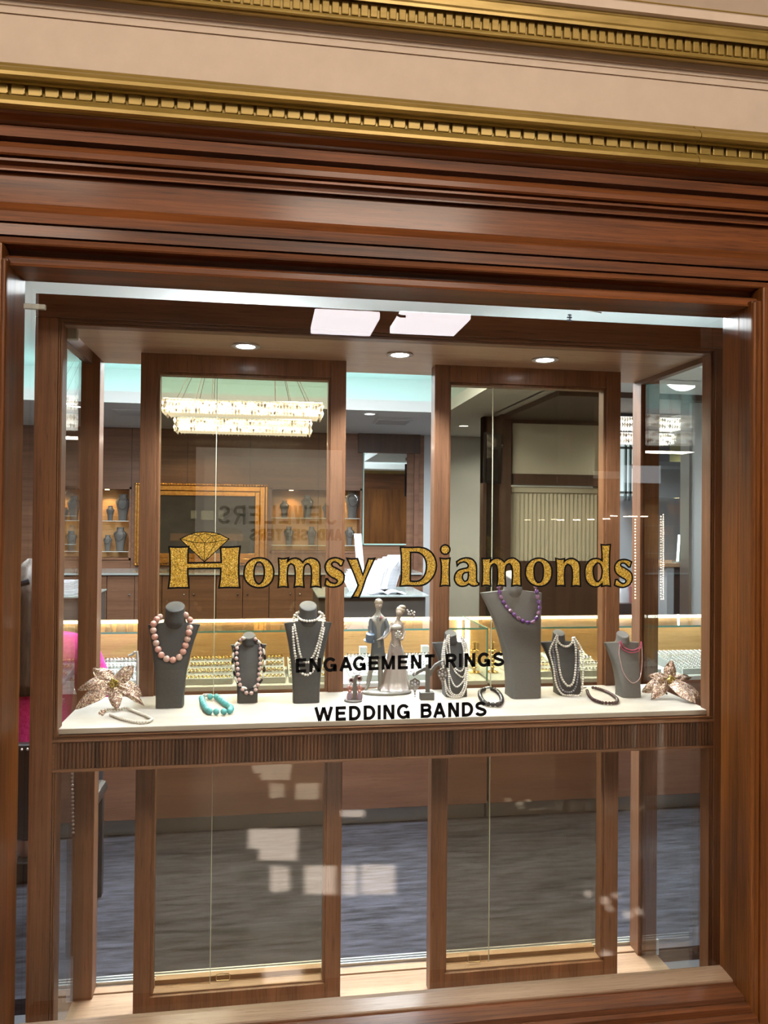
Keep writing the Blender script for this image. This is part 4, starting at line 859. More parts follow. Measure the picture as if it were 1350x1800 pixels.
# ------------------------------------------------------------------ shop interior: the shell
SZ, TZ, YB = 2.41, 2.75, 6.2                 # soffit, tray ceiling, back wall
TX0, TX1, TY0, TY1 = -1.95, 1.475, 0.75, 4.45  # edge of the tray
struct(box('floor', (-4.0, 0.70, -0.05), (5.2, 7.2, 0.0), 'carpet'))
c = MB(); BX, BY = 2.7, 2.3          # tray extension added at the front right so a bright cove shows
LT, LB = SZ+0.09, SZ-0.002
for a_, b_ in (((-4.0, 0.7, SZ), (TX0-0.01, YB+0.3, SZ+0.02)), ((TX0-0.01, TY1+0.01, SZ), (TX1+0.01, YB+0.3, SZ+0.02)), ((TX1+0.01, BY+0.01, SZ), (5.2, 7.2, SZ+0.02)), ((BX+0.01, 0.013, SZ), (5.2, BY+0.01, SZ+0.02)), ((TX0-0.40, 0.40, SZ), (BX+0.01, TY0-0.01, SZ+0.02)),
               ((TX0-0.02, TY0-0.02, LB), (TX0, TY1+0.02, LT)), ((TX1, BY, LB), (TX1+0.02, TY1+0.02, LT)), ((TX0-0.02, TY1, LB), (TX1+0.02, TY1+0.02, LT)), ((TX1, BY, LB), (BX+0.02, BY+0.02, LT)), ((BX, TY0-0.02, LB), (BX+0.02, BY+0.02, LT)), ((TX0-0.02, TY0-0.02, LB), (BX+0.02, TY0, LT)),
               ((TX0-0.42, TY0-0.40, TZ), (TX1+0.42, TY1+0.42, TZ+0.02)), ((TX1+0.42, TY0-0.40, TZ), (BX+0.42, BY+0.42, TZ+0.02)), ((TX0-0.42, TY0-0.40, SZ), (TX0-0.40, TY1+0.42, TZ)), ((TX1+0.40, BY+0.40, SZ), (TX1+0.42, TY1+0.42, TZ)), ((TX0-0.42, TY1+0.40, SZ), (TX1+0.42, TY1+0.42, TZ)),
               ((TX1+0.42, BY+0.40, SZ), (BX+0.42, BY+0.42, TZ)), ((BX+0.40, TY0-0.40, SZ), (BX+0.42, BY+0.42, TZ)), ((TX0-0.42, TY0-0.40, SZ), (BX+0.42, TY0-0.38, TZ))): c.box(a_, b_)
struct(c.build('ceiling', 'white'))
teal = simple('cove_light', (0.3, 0.9, 0.85), 0.5, 0, (0.50, 1.0, 0.93), 8); teal2 = simple('cove_light_pale', (0.8, 0.9, 0.9), 0.5, 0, (0.88, 1.0, 0.99), 6)
for a_, b_, lab in (((TX0, TY0-0.16, SZ+0.03), (BX, TY0-0.13, SZ+0.045), 'added along the front, above the display case'), ((TX0, TY1+0.10, SZ+0.03), (TX1, TY1+0.13, SZ+0.045), 'along the back'), ((TX0-0.13, TY0, SZ+0.03), (TX0-0.10, TY1, SZ+0.045), 'along the left'),
                    ((TX1+0.10, BY+0.15, SZ+0.03), (TX1+0.13, TY1, SZ+0.045), 'along the right'), ((TX1+0.2, BY+0.10, SZ+0.03), (BX, BY+0.13, SZ+0.045), 'added behind the right front corner'), ((BX+0.10, TY0, SZ+0.03), (BX+0.13, BY, SZ+0.045), 'added at the far right end')):
    tag(box('cove_light_strip', a_, b_, teal2 if 'right' in lab or 'front' in lab else teal), 'light strip hidden in the ceiling cove '+lab, 'light strip', 'cove light strips')  # front and far right strips are added to brighten the ceiling
struct(box('wall_side_left', (-4.05, 0.1, 0), (-4.0, 7.2, 2.6), 'grey')); struct(box('wall_side_right', (5.2, 0.1, 0), (5.25, 7.2, 2.6), 'grey'))
xg = P(745, 850, YB).x
B_n1 = (P(84, 900, YB).x, P(231, 900, YB).x, P(200, 984, YB).z, P(200, 856, YB).z)
B_n2 = (P(474, 900, YB).x, P(636, 900, YB).x, P(560, 972, YB).z, P(560, 858, YB).z)
w_ = MB()
xs = [-4.0, B_n1[0], B_n1[1], B_n2[0], B_n2[1], xg]
w_.box((xs[0], YB, 0), (xs[1], YB+0.3, 2.45)); w_.box((xs[2], YB, 0), (xs[3], YB+0.3, 2.45)); w_.box((xs[4], YB, 0), (xs[5], YB+0.3, 2.45))
for n in (B_n1, B_n2): w_.box((n[0], YB, 0), (n[1], YB+0.3, n[2])); w_.box((n[0], YB, n[3]), (n[1], YB+0.3, 2.45))
struct(w_.build('wall_back', 'shopwood'))
gv = MB()
for px in (232, 330, 440, 560, 600): x = P(px, 800, YB).x; gv.box((x-0.003, YB-0.004, 1.0), (x+0.003, YB, 2.41))
struct(gv.build('trim_7', 'darkwood'))
struct(box('wall_back_right', (xg, YB, 0), (5.2, YB+0.1, 2.45), 'grey'))
struct(box('trim_8', (P(637, 0, YB).x, YB-0.06, P(690, 797, YB).z), (P(744, 0, YB).x, YB, 2.41), 'darkwood'))
# partition with blinds, right of the middle
YP = 4.5
px0, px1 = P(900, 900, YP).x, P(1052, 900, YP).x
zq = lambda py: P(970, py, YP).z
struct(MB().box((px0, YP, zq(834)), (px1, YP+0.1, SZ)).box((px0, YP, 0), (px1, YP+0.1, 0.3)).build('wall_partition', 'beige'))
struct(box('trim_9', (px0, YP-0.03, zq(853)), (px1, YP+0.12, zq(834)), 'darkwood'))
struct(box('trim_10', (px0, YP-0.03, 0.0), (px1, YP+0.12, zq(986)), 'darkwood'))
struct(MB().box((P(884, 0, YP).x, YP-0.06, 0), (P(901, 0, YP).x, YP+0.2, SZ)).box((P(862, 0, YP).x, YP+0.1, 0), (P(868, 0, YP).x, YP+0.2, SZ)).box((P(862, 0, YP).x, YP+0.1, zq(850)), (P(885, 0, YP).x, YP+0.2, SZ)).build('trim_11', 'darkwood'))
dg = glass('smoked_glass', (0.25, 0.25, 0.25), 0.10)
d_ = shell('door_1', (P(876, 0, YP).x, YP+0.15, 0))
MB().box((P(868, 0, YP).x, YP+0.14, 0), (P(884, 0, YP).x, YP+0.145, zq(850))).build('door_panel', simple('dark_panel', (0.03, 0.028, 0.026), 0.15), d_)
struct(MB().box((px1, YP-0.02, 0), (px1+0.06, YP+0.12, SZ)).build('trim_12', 'darkwood'))
struct(MB().box((P(888, 0, YP).x, 3.2, SZ-0.04), (px1+0.4, YP-0.03, SZ)).box((P(901, 0, YP).x, YP-0.03, zq(746)), (px1+0.06, YP-0.001, SZ)).build('trim_16', 'darkwood'))
t = thing('vertical_blind', ((px0+px1)/2, YP+0.05, zq(986)), 'beige vertical blind behind the right bronze tinted door', 'blind')
bl = simple('blind_fabric', (0.52, 0.49, 0.40), 0.8)
MB().box((px0, YP+0.02, zq(866)), (px1, YP+0.08, zq(856))).build('headrail', bl, t)
n = 21
for k in range(n):
    x = px0+(px1-px0)*(k+0.5)/n; hw = (px1-px0)/n*0.56; a = 0.5
    MB().prism([(x-hw, YP+0.06), (x+hw, YP+0.03), (x+hw, YP+0.032), (x-hw, YP+0.062)], 'z', zq(986), zq(866)).build('slat', bl, t)
# daylight window and partition at the far right
wx0, wx1 = P(1082, 0, YB).x, P(1132, 0, YB).x; zr = lambda py: P(1105, py, YB).z
wn = shell('window_2', ((wx0+wx1)/2, YB-0.02, 1.2))
box('pane', (wx0, YB-0.02, zr(872)), (wx1, YB-0.015, zr(742)), simple('daylight_pane', (0.8, 0.9, 0.92), 0.2, 0, (0.72, 0.88, 0.90), 0.75), wn)
a = MB()
for x in (wx0, P(1102, 0, YB).x, P(1110, 0, YB).x, wx1): a.box((x-0.012, YB-0.05, zr(880)), (x+0.012, YB-0.02, zr(740)))
for y in (742, 788, 866): a.box((wx0, YB-0.05, zr(y)-0.012), (wx1, YB-0.02, zr(y)+0.012))
a.build('frame', 'steel', wn)
YR = 3.3; rx0 = P(1219, 0, YR).x
struct(box('wall_partition_right', (rx0, YR, 0), (5.2, YR+0.1, SZ), 'grey'))
struct(box('trim_13', (rx0-0.02, YR-0.01, 0), (rx0, YR+0.11, SZ), 'aluminium'))

# ------------------------------------------------------------------ counters
YC0, YC1 = 1.90, 2.40; CT = P(500, 1106.5, YC0).z; DK = 0.70
ledm = simple('led_strip', (1, 1, 1), 0.5, 0, (1.0, 0.94, 0.82), 34)
def counter(x0, x1, label, end_right):
    t = thing('display_counter', ((x0+x1)/2, (YC0+YC1)/2, 0), label, 'counter', 'glass topped jewellery counters')
    MB().box((x0, YC0, 0.085), (x1, YC1, DK-0.02)).build('base_panel', 'redwood', t, bevel=0.002)
    MB().box((x0, YC0+0.05, 0), (x1, YC1, 0.085)).build('kick_plate', 'steel', t)
    MB().box((x0, YC0, DK-0.02), (x1, YC1, DK)).build('deck', simple('deck_cloth', (0.55, 0.54, 0.50), 0.8), t, bevel=0.001)
    MB().box((x0, YC1-0.02, DK), (x1, YC1, CT-0.008)).build('back_panel', 'honey', t)
    MB().box((x0, YC0+0.002, DK), (x1, YC0+0.0021, CT-0.008)).build('front_pane', 'clear', t)
    MB().box((x0, YC0, CT-0.008), (x1, YC1, CT-0.0079)).build('top_pane', 'clear', t)
    MB().box((x0, YC0-0.003, CT-0.012), (x1, YC0, CT-0.003)).build('polished_edge', 'edge', t)
    MB().box((x0, YC1-0.045, CT-0.022), (x1, YC1-0.021, CT-0.009)).build('light_strip', ledm, t)
    if end_right:
        MB().box((x1-0.006, YC0, DK), (x1-0.0059, YC1, CT-0.008)).build('end_pane', 'clear', t)
        MB().box((x1-0.008, YC0-0.003, DK), (x1, YC0+0.004, CT-0.008)).box((x1-0.004, YC0, CT-0.012), (x1, YC1, CT-0.004)).build('polished_edge', 'edge', t)
        MB().box((x1-0.04, YC1-0.045, DK), (x1-0.018, YC1-0.021, CT-0.022)).build('light_strip', ledm, t)
    return t
cx1 = P(858, 1105, YC0).x
counter(-3.0, cx1, 'long glass topped counter behind the case, from the left edge to the tall grey bust', True)
counter(cx1+0.012, 4.2, 'glass topped counter at right, between the tall grey bust and the right jamb', False)
# trays with chains
def chain_mesh(L, gold, rad=0.0035):
    a = MB(); n = int(L/0.009)
    for k in range(n):
        x = -L/2+L*(k+0.5)/n; up = k % 2
        a.tube([(x+0.0062*math.cos(2*PI*i/8), (0.0036*math.sin(2*PI*i/8) if up else 0), (0 if up else 0.0030*math.sin(2*PI*i/8))+0.004) for i in range(8)], 0.0014, 4, True)
    me = bpy.data.meshes.new('chain'); me.from_pydata(a.v, [], a.f); me.materials.append(M['silver'] if not gold else M['goldm']); return me
M['goldm'] = simple('yellow_gold', (0.80, 0.55, 0.20), 0.22, 1.0)
tray_white = simple('tray_white', (0.72, 0.72, 0.70), 0.6); tray_grey = simple('tray_grey', (0.30, 0.31, 0.32), 0.6)
def tray(pxa, pxb, rows, gold, mat, lab, depthwise=False, n_deep=9):
    x0, x1 = P(pxa, 1180, 2.15).x, P(pxb, 1180, 2.15).x; y0, y1 = 1.96, 2.30
    t = thing('jewellery_tray', ((x0+x1)/2, 2.13, DK), lab+' tray in the lit counter', 'tray', 'bracelet trays in the counters')
    tilt = lambda y: DK+0.012+(y-y0)*0.16
    MB().prism([(y0, DK), (y1, DK), (y1, tilt(y1)), (y0, tilt(y0))], 'x', x0, x1).build('board', mat, t, bevel=0.002)
    MB().box((x0, y0-0.012, DK), (x1, y0-0.001, DK+0.03)).build('front_rim', tray_white, t, bevel=0.002)
    if depthwise:
        me = chain_mesh(0.30, gold)
        for k in range(n_deep):
            o = bpy.data.objects.new('chain_bracelet', me); COL.objects.link(o); o.location = (x0+(x1-x0)*(k+0.5)/n_deep, 2.13, tilt(2.13)+0.001)
            o.rotation_euler = (0.16, 0, PI/2+0.0); o.rotation_euler = Matrix.Rotation(0.16, 4, 'X').to_3x3().to_4x4() .to_euler() if False else (0, -0.16, PI/2)
            tag(o, 'thin '+('gold' if gold else 'silver')+' chain bracelet in one row on the '+lab+' tray', 'bracelet', 'chain bracelets on the '+lab+' tray')
    else:
        me = chain_mesh((x1-x0)*0.92, gold)
        for k in range(rows):
            y = y0+0.03+(y1-y0-0.06)*k/(rows-1)
            o = bpy.data.objects.new('chain_bracelet', me); COL.objects.link(o); o.location = ((x0+x1)/2, y, tilt(y)+0.001); o.scale = (1, 2.3, 2.6)
            tag(o, ('gold' if gold else 'silver')+' chain bracelet lying across the '+lab+' tray', 'bracelet', 'chain bracelets on the '+lab+' tray')
tray(96, 145, 4, False, tray_grey, 'leftmost grey'); tray(172, 262, 4, False, tray_grey, 'grey one behind the left flower')
tray(330, 412, 4, True, tray_grey, 'first gold chain'); tray(420, 500, 4, True, tray_grey, 'second gold chain'); tray(506, 575, 4, True, tray_grey, 'third gold chain')
tray(610, 690, 3, False, tray_white, 'white one behind the groom'); tray(695, 768, 3, False, tray_white, 'white one behind the bride')
tray(884, 960, 4, True, tray_white, 'gold one beside the tall bust'); tray(965, 1045, 4, False, tray_white, 'white one behind the grey pearls'); tray(1085, 1130, 4, False, tray_grey, 'small grey'); tray(1166, 1262, 4, False, tray_grey, 'dark one at the right end', True, 12)
for px, py in ((640, 1152), (750, 1150)):
    q = P(px, py, 2.28); b = box('ring_box', (q.x-0.02, 2.31, DK), (q.x+0.02, 2.35, DK+0.11), tray_white, bevel=0.002)
    tag(b, 'small white card stand in the counter behind the '+('groom' if px < 700 else 'bride'), 'card')
for k, px in enumerate((834, 866)):     # gold bracelet bars at the end of the counter
    q = P(px, 1150, 2.1); t = thing('bracelet_bar', (q.x, 2.1, DK), ('left' if k == 0 else 'right')+' one of two upright gold bracelet bars at the counter corner', 'bracelet bar')
    MB().lathe([(0.030, 0), (0.030, 0.006), (0.008, 0.012), (0.007, 0.15), (0.011, 0.16), (0, 0.165)], (q.x, 2.1, DK), 14).build('post', 'goldm', t, smooth=True)
    for j in range(5):
        MB().tube([(q.x+(0.012+0.002*j)*math.cos(2*PI*i/18), 2.1+(0.012+0.002*j)*math.sin(2*PI*i/18), DK+0.03+0.022*j) for i in range(18)], 0.003, 6, True).build('bangle', 'goldm', t, smooth=True)

# ------------------------------------------------------------------ staff side: back cabinets, niches, painting, mirror
YK = 5.5; KT = P(330, 1007, YK).z; kx0, kx1 = -3.9, P(742, 1000, YK).x
cab_n = 11
for k in range(cab_n):
    x0 = kx0+(kx1-kx0)*k/cab_n; x1 = kx0+(kx1-kx0)*(k+1)/cab_n
    if k == 0: t0 = t = thing('base_cabinet', ((x0+x1)/2, 5.8, 0), '', 'cabinet', 'wooden base cabinets along the back wall')
    else: t = None
    if t:
        MB().box((x0+0.002, YK+0.02, 0), (x1-0.002, YB, KT-0.02)).build('body', 'shopwood', t)
        for s in (0, 1):
            dx0 = x0+(x1-x0)*0.5*s; d = MB().box((dx0+0.003, YK, 0.06), (dx0+(x1-x0)*0.5-0.003, YK+0.019, KT-0.03)).build('door', 'shopwood', t, bevel=0.001)
            kx = (x0+x1)/2+(-0.045 if s == 0 else 0.045); MB().ball((kx, YK-0.012, KT-0.20), 0.011, 10, 6).build('knob', 'chrome', d, smooth=True)
    else: t = dup(t0, ((x0+x1)/2, 5.8, 0))
    t['label'] = 'reddish wooden base cabinet with two knobs under the back counter'
tag(box('worktop', (kx0, YK-0.02, KT-0.02), (kx1, YB, KT), simple('glass_worktop', (0.42, 0.44, 0.42), 0.12), bevel=0.002), 'long pale glass worktop along the back wall below the painting', 'worktop')
def niche(n, label, warm_px, lamps):
    x0, x1, z0, z1 = n; t = thing('wall_niche', ((x0+x1)/2, YB+0.14, z0), label, 'niche')
    MB().box((x0, YB+0.27, z0), (x1, YB+0.299, z1)).build('back_panel', 'honey', t)
    fr = MB()
    for a_, b_ in (((x0, YB-0.012, z0), (x0+0.02, YB+0.27, z1)), ((x1-0.02, YB-0.012, z0), (x1, YB+0.27, z1)), ((x0, YB-0.012, z1-0.02), (x1, YB+0.27, z1)), ((x0, YB-0.012, z0), (x1, YB+0.27, z0+0.02))): fr.box(a_, b_)
    fr.build('frame', 'shopwood', t)
    for k in (1, 2):
        z = z0+0.02+(z1-z0)*(0.08 if k == 1 else 0.50)
        MB().box((x0+0.02, YB+0.02, z), (x1-0.02, YB+0.265, z+0.006)).build('glass_shelf', 'edge' if False else 'clear', t)
        MB().box((x0+0.02, YB+0.016, z), (x1-0.02, YB+0.02, z+0.006)).build('shelf_edge', simple('bright_edge', (0.7, 0.8, 0.76), 0.2), t)
    for x in lamps:
        MB().lathe([(0.022, z1-0.021), (0.022, z1-0.026), (0, z1-0.027)], (x, YB+0.14, 0), 14).build('spot', simple('niche_spot', (1, 1, 1), 0.4, 0, (1, 0.78, 0.42), 14), t)
        lamp('SPOT', 'niche_lamp', (x, YB+0.14, z1-0.03), 5.5, (1.0, 0.62, 0.26), 0.012, aim=(x, YB+0.24, z0), spot=110)
    return t
niche(B_n1, 'lit wall niche of jewellery busts left of the painting', None, [P(108, 0, YB).x, P(195, 0, YB).x])
niche(B_n2, 'lit wall niche of jewellery busts right of the painting', None, [P(522, 0, YB).x, P(610, 0, YB).x])
def small_bust(px, zbase, h, Y, mat, label, ring='silver', first=[None]):
    x = P(px, 900, Y).x
    if first[0] is None:
        t = thing('small_bust', (0, 0, 0), label, 'bust', 'small busts in the wall niches'); rg = []
        for i in range(15):
            s = i/14; hw = 0.16+0.24*s**2 if s < 0.72 else 0.4-0.24*((s-0.72)/0.10) if s < 0.82 else 0.15
            if s >= 0.82: hw = 0.15
            rg.append([(hw*math.cos(2*PI*q/18)*1.0, 0.55*hw*math.sin(2*PI*q/18), s) for q in range(18)])
        MB().loft(rg).build('torso', mat, t, smooth=True)
        MB().tube([(0.17*math.sin(a), -0.10-0.10*math.cos(a*0.5), 0.64-0.20*math.cos(a)) for a in [PI*(-0.85+1.7*i/16) for i in range(17)]], 0.010, 6).build('chain', ring, t, smooth=True)
        first[0] = t; t.location = (x, Y, zbase); t.scale = (h, h, h); return t
    return dup(first[0], (x, Y, zbase), label, sc=h)
zA = B_n1[2]+0.02+(B_n1[3]-B_n1[2])*0.08+0.007; zBn = B_n1[2]+0.02+(B_n1[3]-B_n1[2])*0.50+0.007
YN = YB+0.15
small_bust(216, zBn, 0.27, YN, 'bustlight', 'taller grey bust on the upper shelf of the left niche, beside the wooden wall')
small_bust(194, zBn, 0.15, YN, 'bust', 'short dark bust on the upper shelf of the left niche, left of the taller one')
small_bust(130, zBn, 0.25, YN, 'bustlight', 'grey bust on the upper shelf of the left niche seen past the left post')
small_bust(114, zBn, 0.13, YN, 'bust', 'short dark bust at the far left of the left niche, upper shelf')
small_bust(212, zA, 0.24, YN, 'bustlight', 'grey bust on the lower shelf of the left niche, beside the wooden wall')
small_bust(190, zA, 0.16, YN, 'bust', 'short dark bust on the lower shelf of the left niche, left of the taller one')
small_bust(126, zA, 0.2, YN, 'bust', 'dark bust on the lower shelf of the left niche seen past the left post')
zA2 = B_n2[2]+0.02+(B_n2[3]-B_n2[2])*0.08+0.007; zB2 = B_n2[2]+0.02+(B_n2[3]-B_n2[2])*0.50+0.007
small_bust(500, zB2, 0.18, YN, 'bust', 'dark bust on the upper shelf of the right niche, leftmost there')
small_bust(540, zB2, 0.24, YN, 'bust', 'dark bust under the orange glow in the right niche')
small_bust(574, zB2, 0.16, YN, 'bust', 'short dark bust on the upper shelf of the right niche beside the door stile')
small_bust(619, zB2, 0.30, YN, 'bust', 'dark bust with a long chain seen in the clear gap left of the mirror')
for k, px in enumerate((508, 548, 615)): small_bust(px, zA2, 0.19, YN, 'bust', 'dark bust on the lower shelf of the right niche, '+('left of three', 'middle of three', 'right of three')[k])
# framed painting: a generic dim interior scene
fx0, fx1 = P(238, 900, YB).x, P(470, 900, YB).x; fz0, fz1 = P(400, 994, YB).z, P(400, 851, YB).z
t = thing('framed_painting', ((fx0+fx1)/2, YB-0.03, fz0), 'large dark painting in an ornate gilt frame on the wooden back wall', 'painting')
fg = noisy('frame_gilt', (0.50, 0.20, 0.04), (0.85, 0.45, 0.12), (40, 40, 40), 0.3, 4, 0.8, 0.3); M['fg'] = fg
for (o0, o1, y0_, y1_) in ((0.0, 0.022, -0.035, 0), (0.026, 0.075, -0.06, 0), (0.078, 0.125, -0.045, 0)):
    a = MB()
    a.box((fx0+o0, YB+y0_, fz0+o0), (fx0+o1, YB+y1_, fz1-o0)); a.box((fx1-o1, YB+y0_, fz0+o0), (fx1-o0, YB+y1_, fz1-o0)); a.box((fx0+o1, YB+y0_, fz1-o1), (fx1-o1, YB+y1_, fz1-o0)); a.box((fx0+o1, YB+y0_, fz0+o0), (fx1-o1, YB+y1_, fz0+o1))
    a.build('frame_moulding', 'fg' , t, bevel=0.004)
a = MB(); nn = 46
for i in range(nn): x = fx0+(fx1-fx0)*(i+0.5)/nn; a.ball((x, YB-0.038, fz1-0.012), 0.012, 7, 4); a.ball((x, YB-0.038, fz0+0.012), 0.012, 7, 4)
a.build('beading', 'fg', t, smooth=True)
MB().box((fx0+0.12, YB-0.02, fz0+0.12), (fx1-0.12, YB-0.012, fz1-0.12)).build('canvas', noisy('canvas_paint', (0.014, 0.013, 0.012), (0.05, 0.045, 0.034), (4, 4, 9), 0.6, 6), t)
cz = lambda py: P(400, py, YB).z; cxp = lambda px: P(px, 900, YB).x
a = MB().box((cxp(300), YB-0.0215, cz(951)), (cxp(428), YB-0.0202, cz(938))); a.build('painted_band', noisy('painted_tan', (0.09, 0.05, 0.03), (0.16, 0.095, 0.055), (9, 9, 9), 0.4), t)
a = MB()
for x0_, x1_, y0_, y1_ in ((336, 346, 898, 912), (354, 376, 898, 914), (384, 393, 898, 912)): a.box((cxp(x0_), YB-0.0215, cz(y1_)), (cxp(x1_), YB-0.0202, cz(y0_)))
a.build('painted_opening', noisy('painted_pale', (0.13, 0.13, 0.10), (0.22, 0.22, 0.17), (9, 9, 9), 0.4), t)
mx0, mx1, mz0, mz1 = P(646, 0, YB).x, P(722, 0, YB).x, P(690, 958, YB).z, P(690, 797, YB).z
t = thing('wall_mirror', ((mx0+mx1)/2, YB-0.02, mz0), 'tall wall mirror seen in the clear gap between the two tinted doors', 'mirror')
MB().box((mx0, YB-0.02, mz0), (mx1, YB-0.01, mz1)).build('mirror_glass', simple('mirror', (0.82, 0.88, 0.88), 0.02, 1.0), t)
MB().box((mx0, YB-0.024, mz0), (mx0+0.012, YB-0.008, mz1)).box((mx0, YB-0.024, mz0), (mx1, YB-0.008, mz0+0.014)).build('bevelled_edge', simple('mirror_edge', (0.5, 0.75, 0.68), 0.1), t)
MB().box((P(735, 0, YB).x, YB-0.03, 0.9), (P(743, 0, YB).x, YB, mz1)).build('frame_stile', 'redwood', t)
# workstation behind the counter with papers
YD = 3.0; dz = P(670, 1046, YD).z; dx0, dx1 = P(560, 1046, YD).x, P(748, 1050, YD).x
t = thing('work_desk', ((dx0+dx1)/2, YD+0.3, 0), 'dark desk with a glass top behind the counter in the clear gap', 'desk')
MB().box((dx0, YD, 0), (dx1, YD+0.6, dz-0.012)).build('body', simple('desk_dark', (0.07, 0.065, 0.06), 0.4), t, bevel=0.003)
MB().box((dx0-0.01, YD-0.03, dz-0.012), (dx1+0.02, YD+0.6, dz)).build('glass_top', simple('desk_glass', (0.30, 0.36, 0.36), 0.08), t, bevel=0.002)
pap = noisy('paper', (0.52, 0.54, 0.60), (0.72, 0.73, 0.78), (3, 3, 60), 0.8, 3); M['pap'] = pap
def sheet(px, pyb, pxt, pyt, wd, Y, label):
    b0 = P(px, pyb, Y); tp = P(pxt, pyt, Y+0.06); s = Vector((wd/2, 0.02, 0)); n = (tp-b0).cross(s).normalized()*0.004
    vs = [b0-s, b0+s, tp+s, tp-s]; vs += [v+n for v in vs]
    o = MB().add(vs, [(0, 1, 2, 3), (7, 6, 5, 4), (0, 4, 5, 1), (1, 5, 6, 2), (2, 6, 7, 3), (3, 7, 4, 0)]).build('paper_bundle', 'pap', None, bevel=0.0008)
    return tag(o, label, 'papers', 'papers standing on the desk')
import itertools
rnd = random.Random(3)
for i in range(9):
    sheet(648+i*1.5, 1044-(i % 3), 664+i*4.2, 988-i*1.6+(i % 2)*5, 0.13, YD+0.16+0.022*i, 'bundle of white papers leaning right in the fan on the desk')
for i in range(6):
    sheet(672+i*3.0, 1036, 684+i*3.5, 986-i*0.5+(i % 2)*3, 0.07, YD+0.22+0.03*i, 'upright white paper bundle at the right of the fan on the desk')
for i in range(5):
    sheet(638-i*3.0, 1040, 622-i*2.0, 1000+i*4, 0.09, YD+0.16+0.03*i, 'white paper bundle leaning left in the fan on the desk')
o = sheet(637, 1036, 629, 938, 0.055, YD+0.45, 'tall narrow white board standing behind the papers on the desk'); o.name = 'white_board'; o['category'] = 'board'; del o['group']
o = MB(); q0 = P(655, 1046, YD+0.04)
bk = thing('open_book', (P(690, 1045, YD+0.05).x, YD+0.08, dz), 'open white booklet lying on the desk in front of the papers', 'booklet')
for sgn in (-1, 1):
    x = P(692, 0, YD).x; MB().loft([[(x+sgn*(0.002+0.115*u), YD+0.01+yy, dz+0.002+0.02*math.sin(PI*min(1, u*1.15))*(1-u*0.5)+th) for yy, th in ((0, 0), (0.14, 0), (0.14, 0.006), (0, 0.006))] for u in [i/8 for i in range(9)]]).build('page_block', 'pap', bk, smooth=True)
wt = noisy('stool_cloth', (0.3, 0.3, 0.33), (0.4, 0.4, 0.43), (30, 30, 30), 0.8)

# ------------------------------------------------------------------ ceiling fittings
def chandelier(cx, cy, zt, L, D, label, rows=((0.0, 1.0), (0.10, 0.90)), h=0.085, wires=True):
    t = thing('crystal_chandelier', (cx, cy, zt-0.2), label, 'chandelier')
    cry = bpy.data.materials.get('lit_crystal')
    if cry is None:
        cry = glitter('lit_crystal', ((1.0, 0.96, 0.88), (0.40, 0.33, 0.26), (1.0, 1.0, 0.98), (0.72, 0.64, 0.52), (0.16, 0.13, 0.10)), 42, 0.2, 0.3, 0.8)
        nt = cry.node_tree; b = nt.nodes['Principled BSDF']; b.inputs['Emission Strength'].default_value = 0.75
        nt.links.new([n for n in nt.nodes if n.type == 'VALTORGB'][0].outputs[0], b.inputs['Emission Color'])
    core = simple('chandelier_core', (1, 0.95, 0.85), 0.4, 0, (1.0, 0.95, 0.86), 1.3)
    for dz_, k in rows:
        l, d = L*k, D*k*(0.86 if dz_ else 1); z = zt-dz_
        MB().box((cx-l/2+0.02, cy-d/2+0.02, z-h+0.012), (cx+l/2-0.02, cy+d/2-0.02, z-0.006)).build('lamp_core', core, t)
        MB().box((cx-l/2, cy-d/2, z-0.006), (cx+l/2, cy+d/2, z)).build('frame', 'chrome', t)
        a = MB(); step = 0.021
        def prismatic(x, y):
            for r0 in (0, 1):
                zz = z-0.006-(h-0.01)*0.5*r0; hh = (h-0.01)*0.5
                a.add([(x, y, zz), (x-0.009, y-0.006, zz-hh*0.45), (x+0.009, y-0.006, zz-hh*0.45), (x+0.009, y+0.006, zz-hh*0.45), (x-0.009, y+0.006, zz-hh*0.45), (x, y, zz-hh)],
                      [(0, 1, 2), (0, 2, 3), (0, 3, 4), (0, 4, 1), (5, 2, 1), (5, 3, 2), (5, 4, 3), (5, 1, 4)])
        for i in range(int(l/step)+1):
            x = cx-l/2+l*i/int(l/step); prismatic(x, cy-d/2); prismatic(x, cy+d/2)
        for i in range(1, int(d/step)):
            y = cy-d/2+d*i/int(d/step); prismatic(cx-l/2, y); prismatic(cx+l/2, y)
        o = a.build('crystal_fringe', cry, t, fix=False); o['kind'] = 'stuff'
    if wires:
        for sx, tx in ((-0.42, -0.22), (-0.30, -0.2), (-0.2, -0.19), (0.2, 0.19), (0.30, 0.2), (0.42, 0.22)):
            for sy in (-0.35, 0.35):
                MB().tube([(cx+L*sx, cy+D*sy, zt), (cx+L*tx, cy+D*sy*0.3, TZ-0.01)], 0.0022, 5).build('wire', 'darkwood', t)
        MB().box((cx-L*0.25, cy-0.05, TZ-0.02), (cx+L*0.25, cy+0.05, TZ)).build('canopy', 'chrome', t)
    return t
q0, q1 = P(286, 706, 3.3), P(567, 708, 3.3)
chandelier((q0.x+q1.x)/2, 3.3+0.14, P(420, 703, 3.3).z, q1.x-q0.x, 0.28, 'long rectangular two tier crystal chandelier behind the left tinted door', rows=((0.0, 1.0), (0.112, 0.86)), h=0.105)
lamp('SPOT', 'picture_lamp', ((fx0+fx1)/2, YB-0.9, 2.38), 16, (1.0, 0.66, 0.34), 0.03, aim=((fx0+fx1)/2, YB, 1.3), spot=75)
lamp('AREA', 'chandelier_lamp', ((q0.x+q1.x)/2, 3.44, 2.02), 14, (1, 0.9, 0.75), 0.8, 0.2)
q0 = P(1192, 735, 3.9)
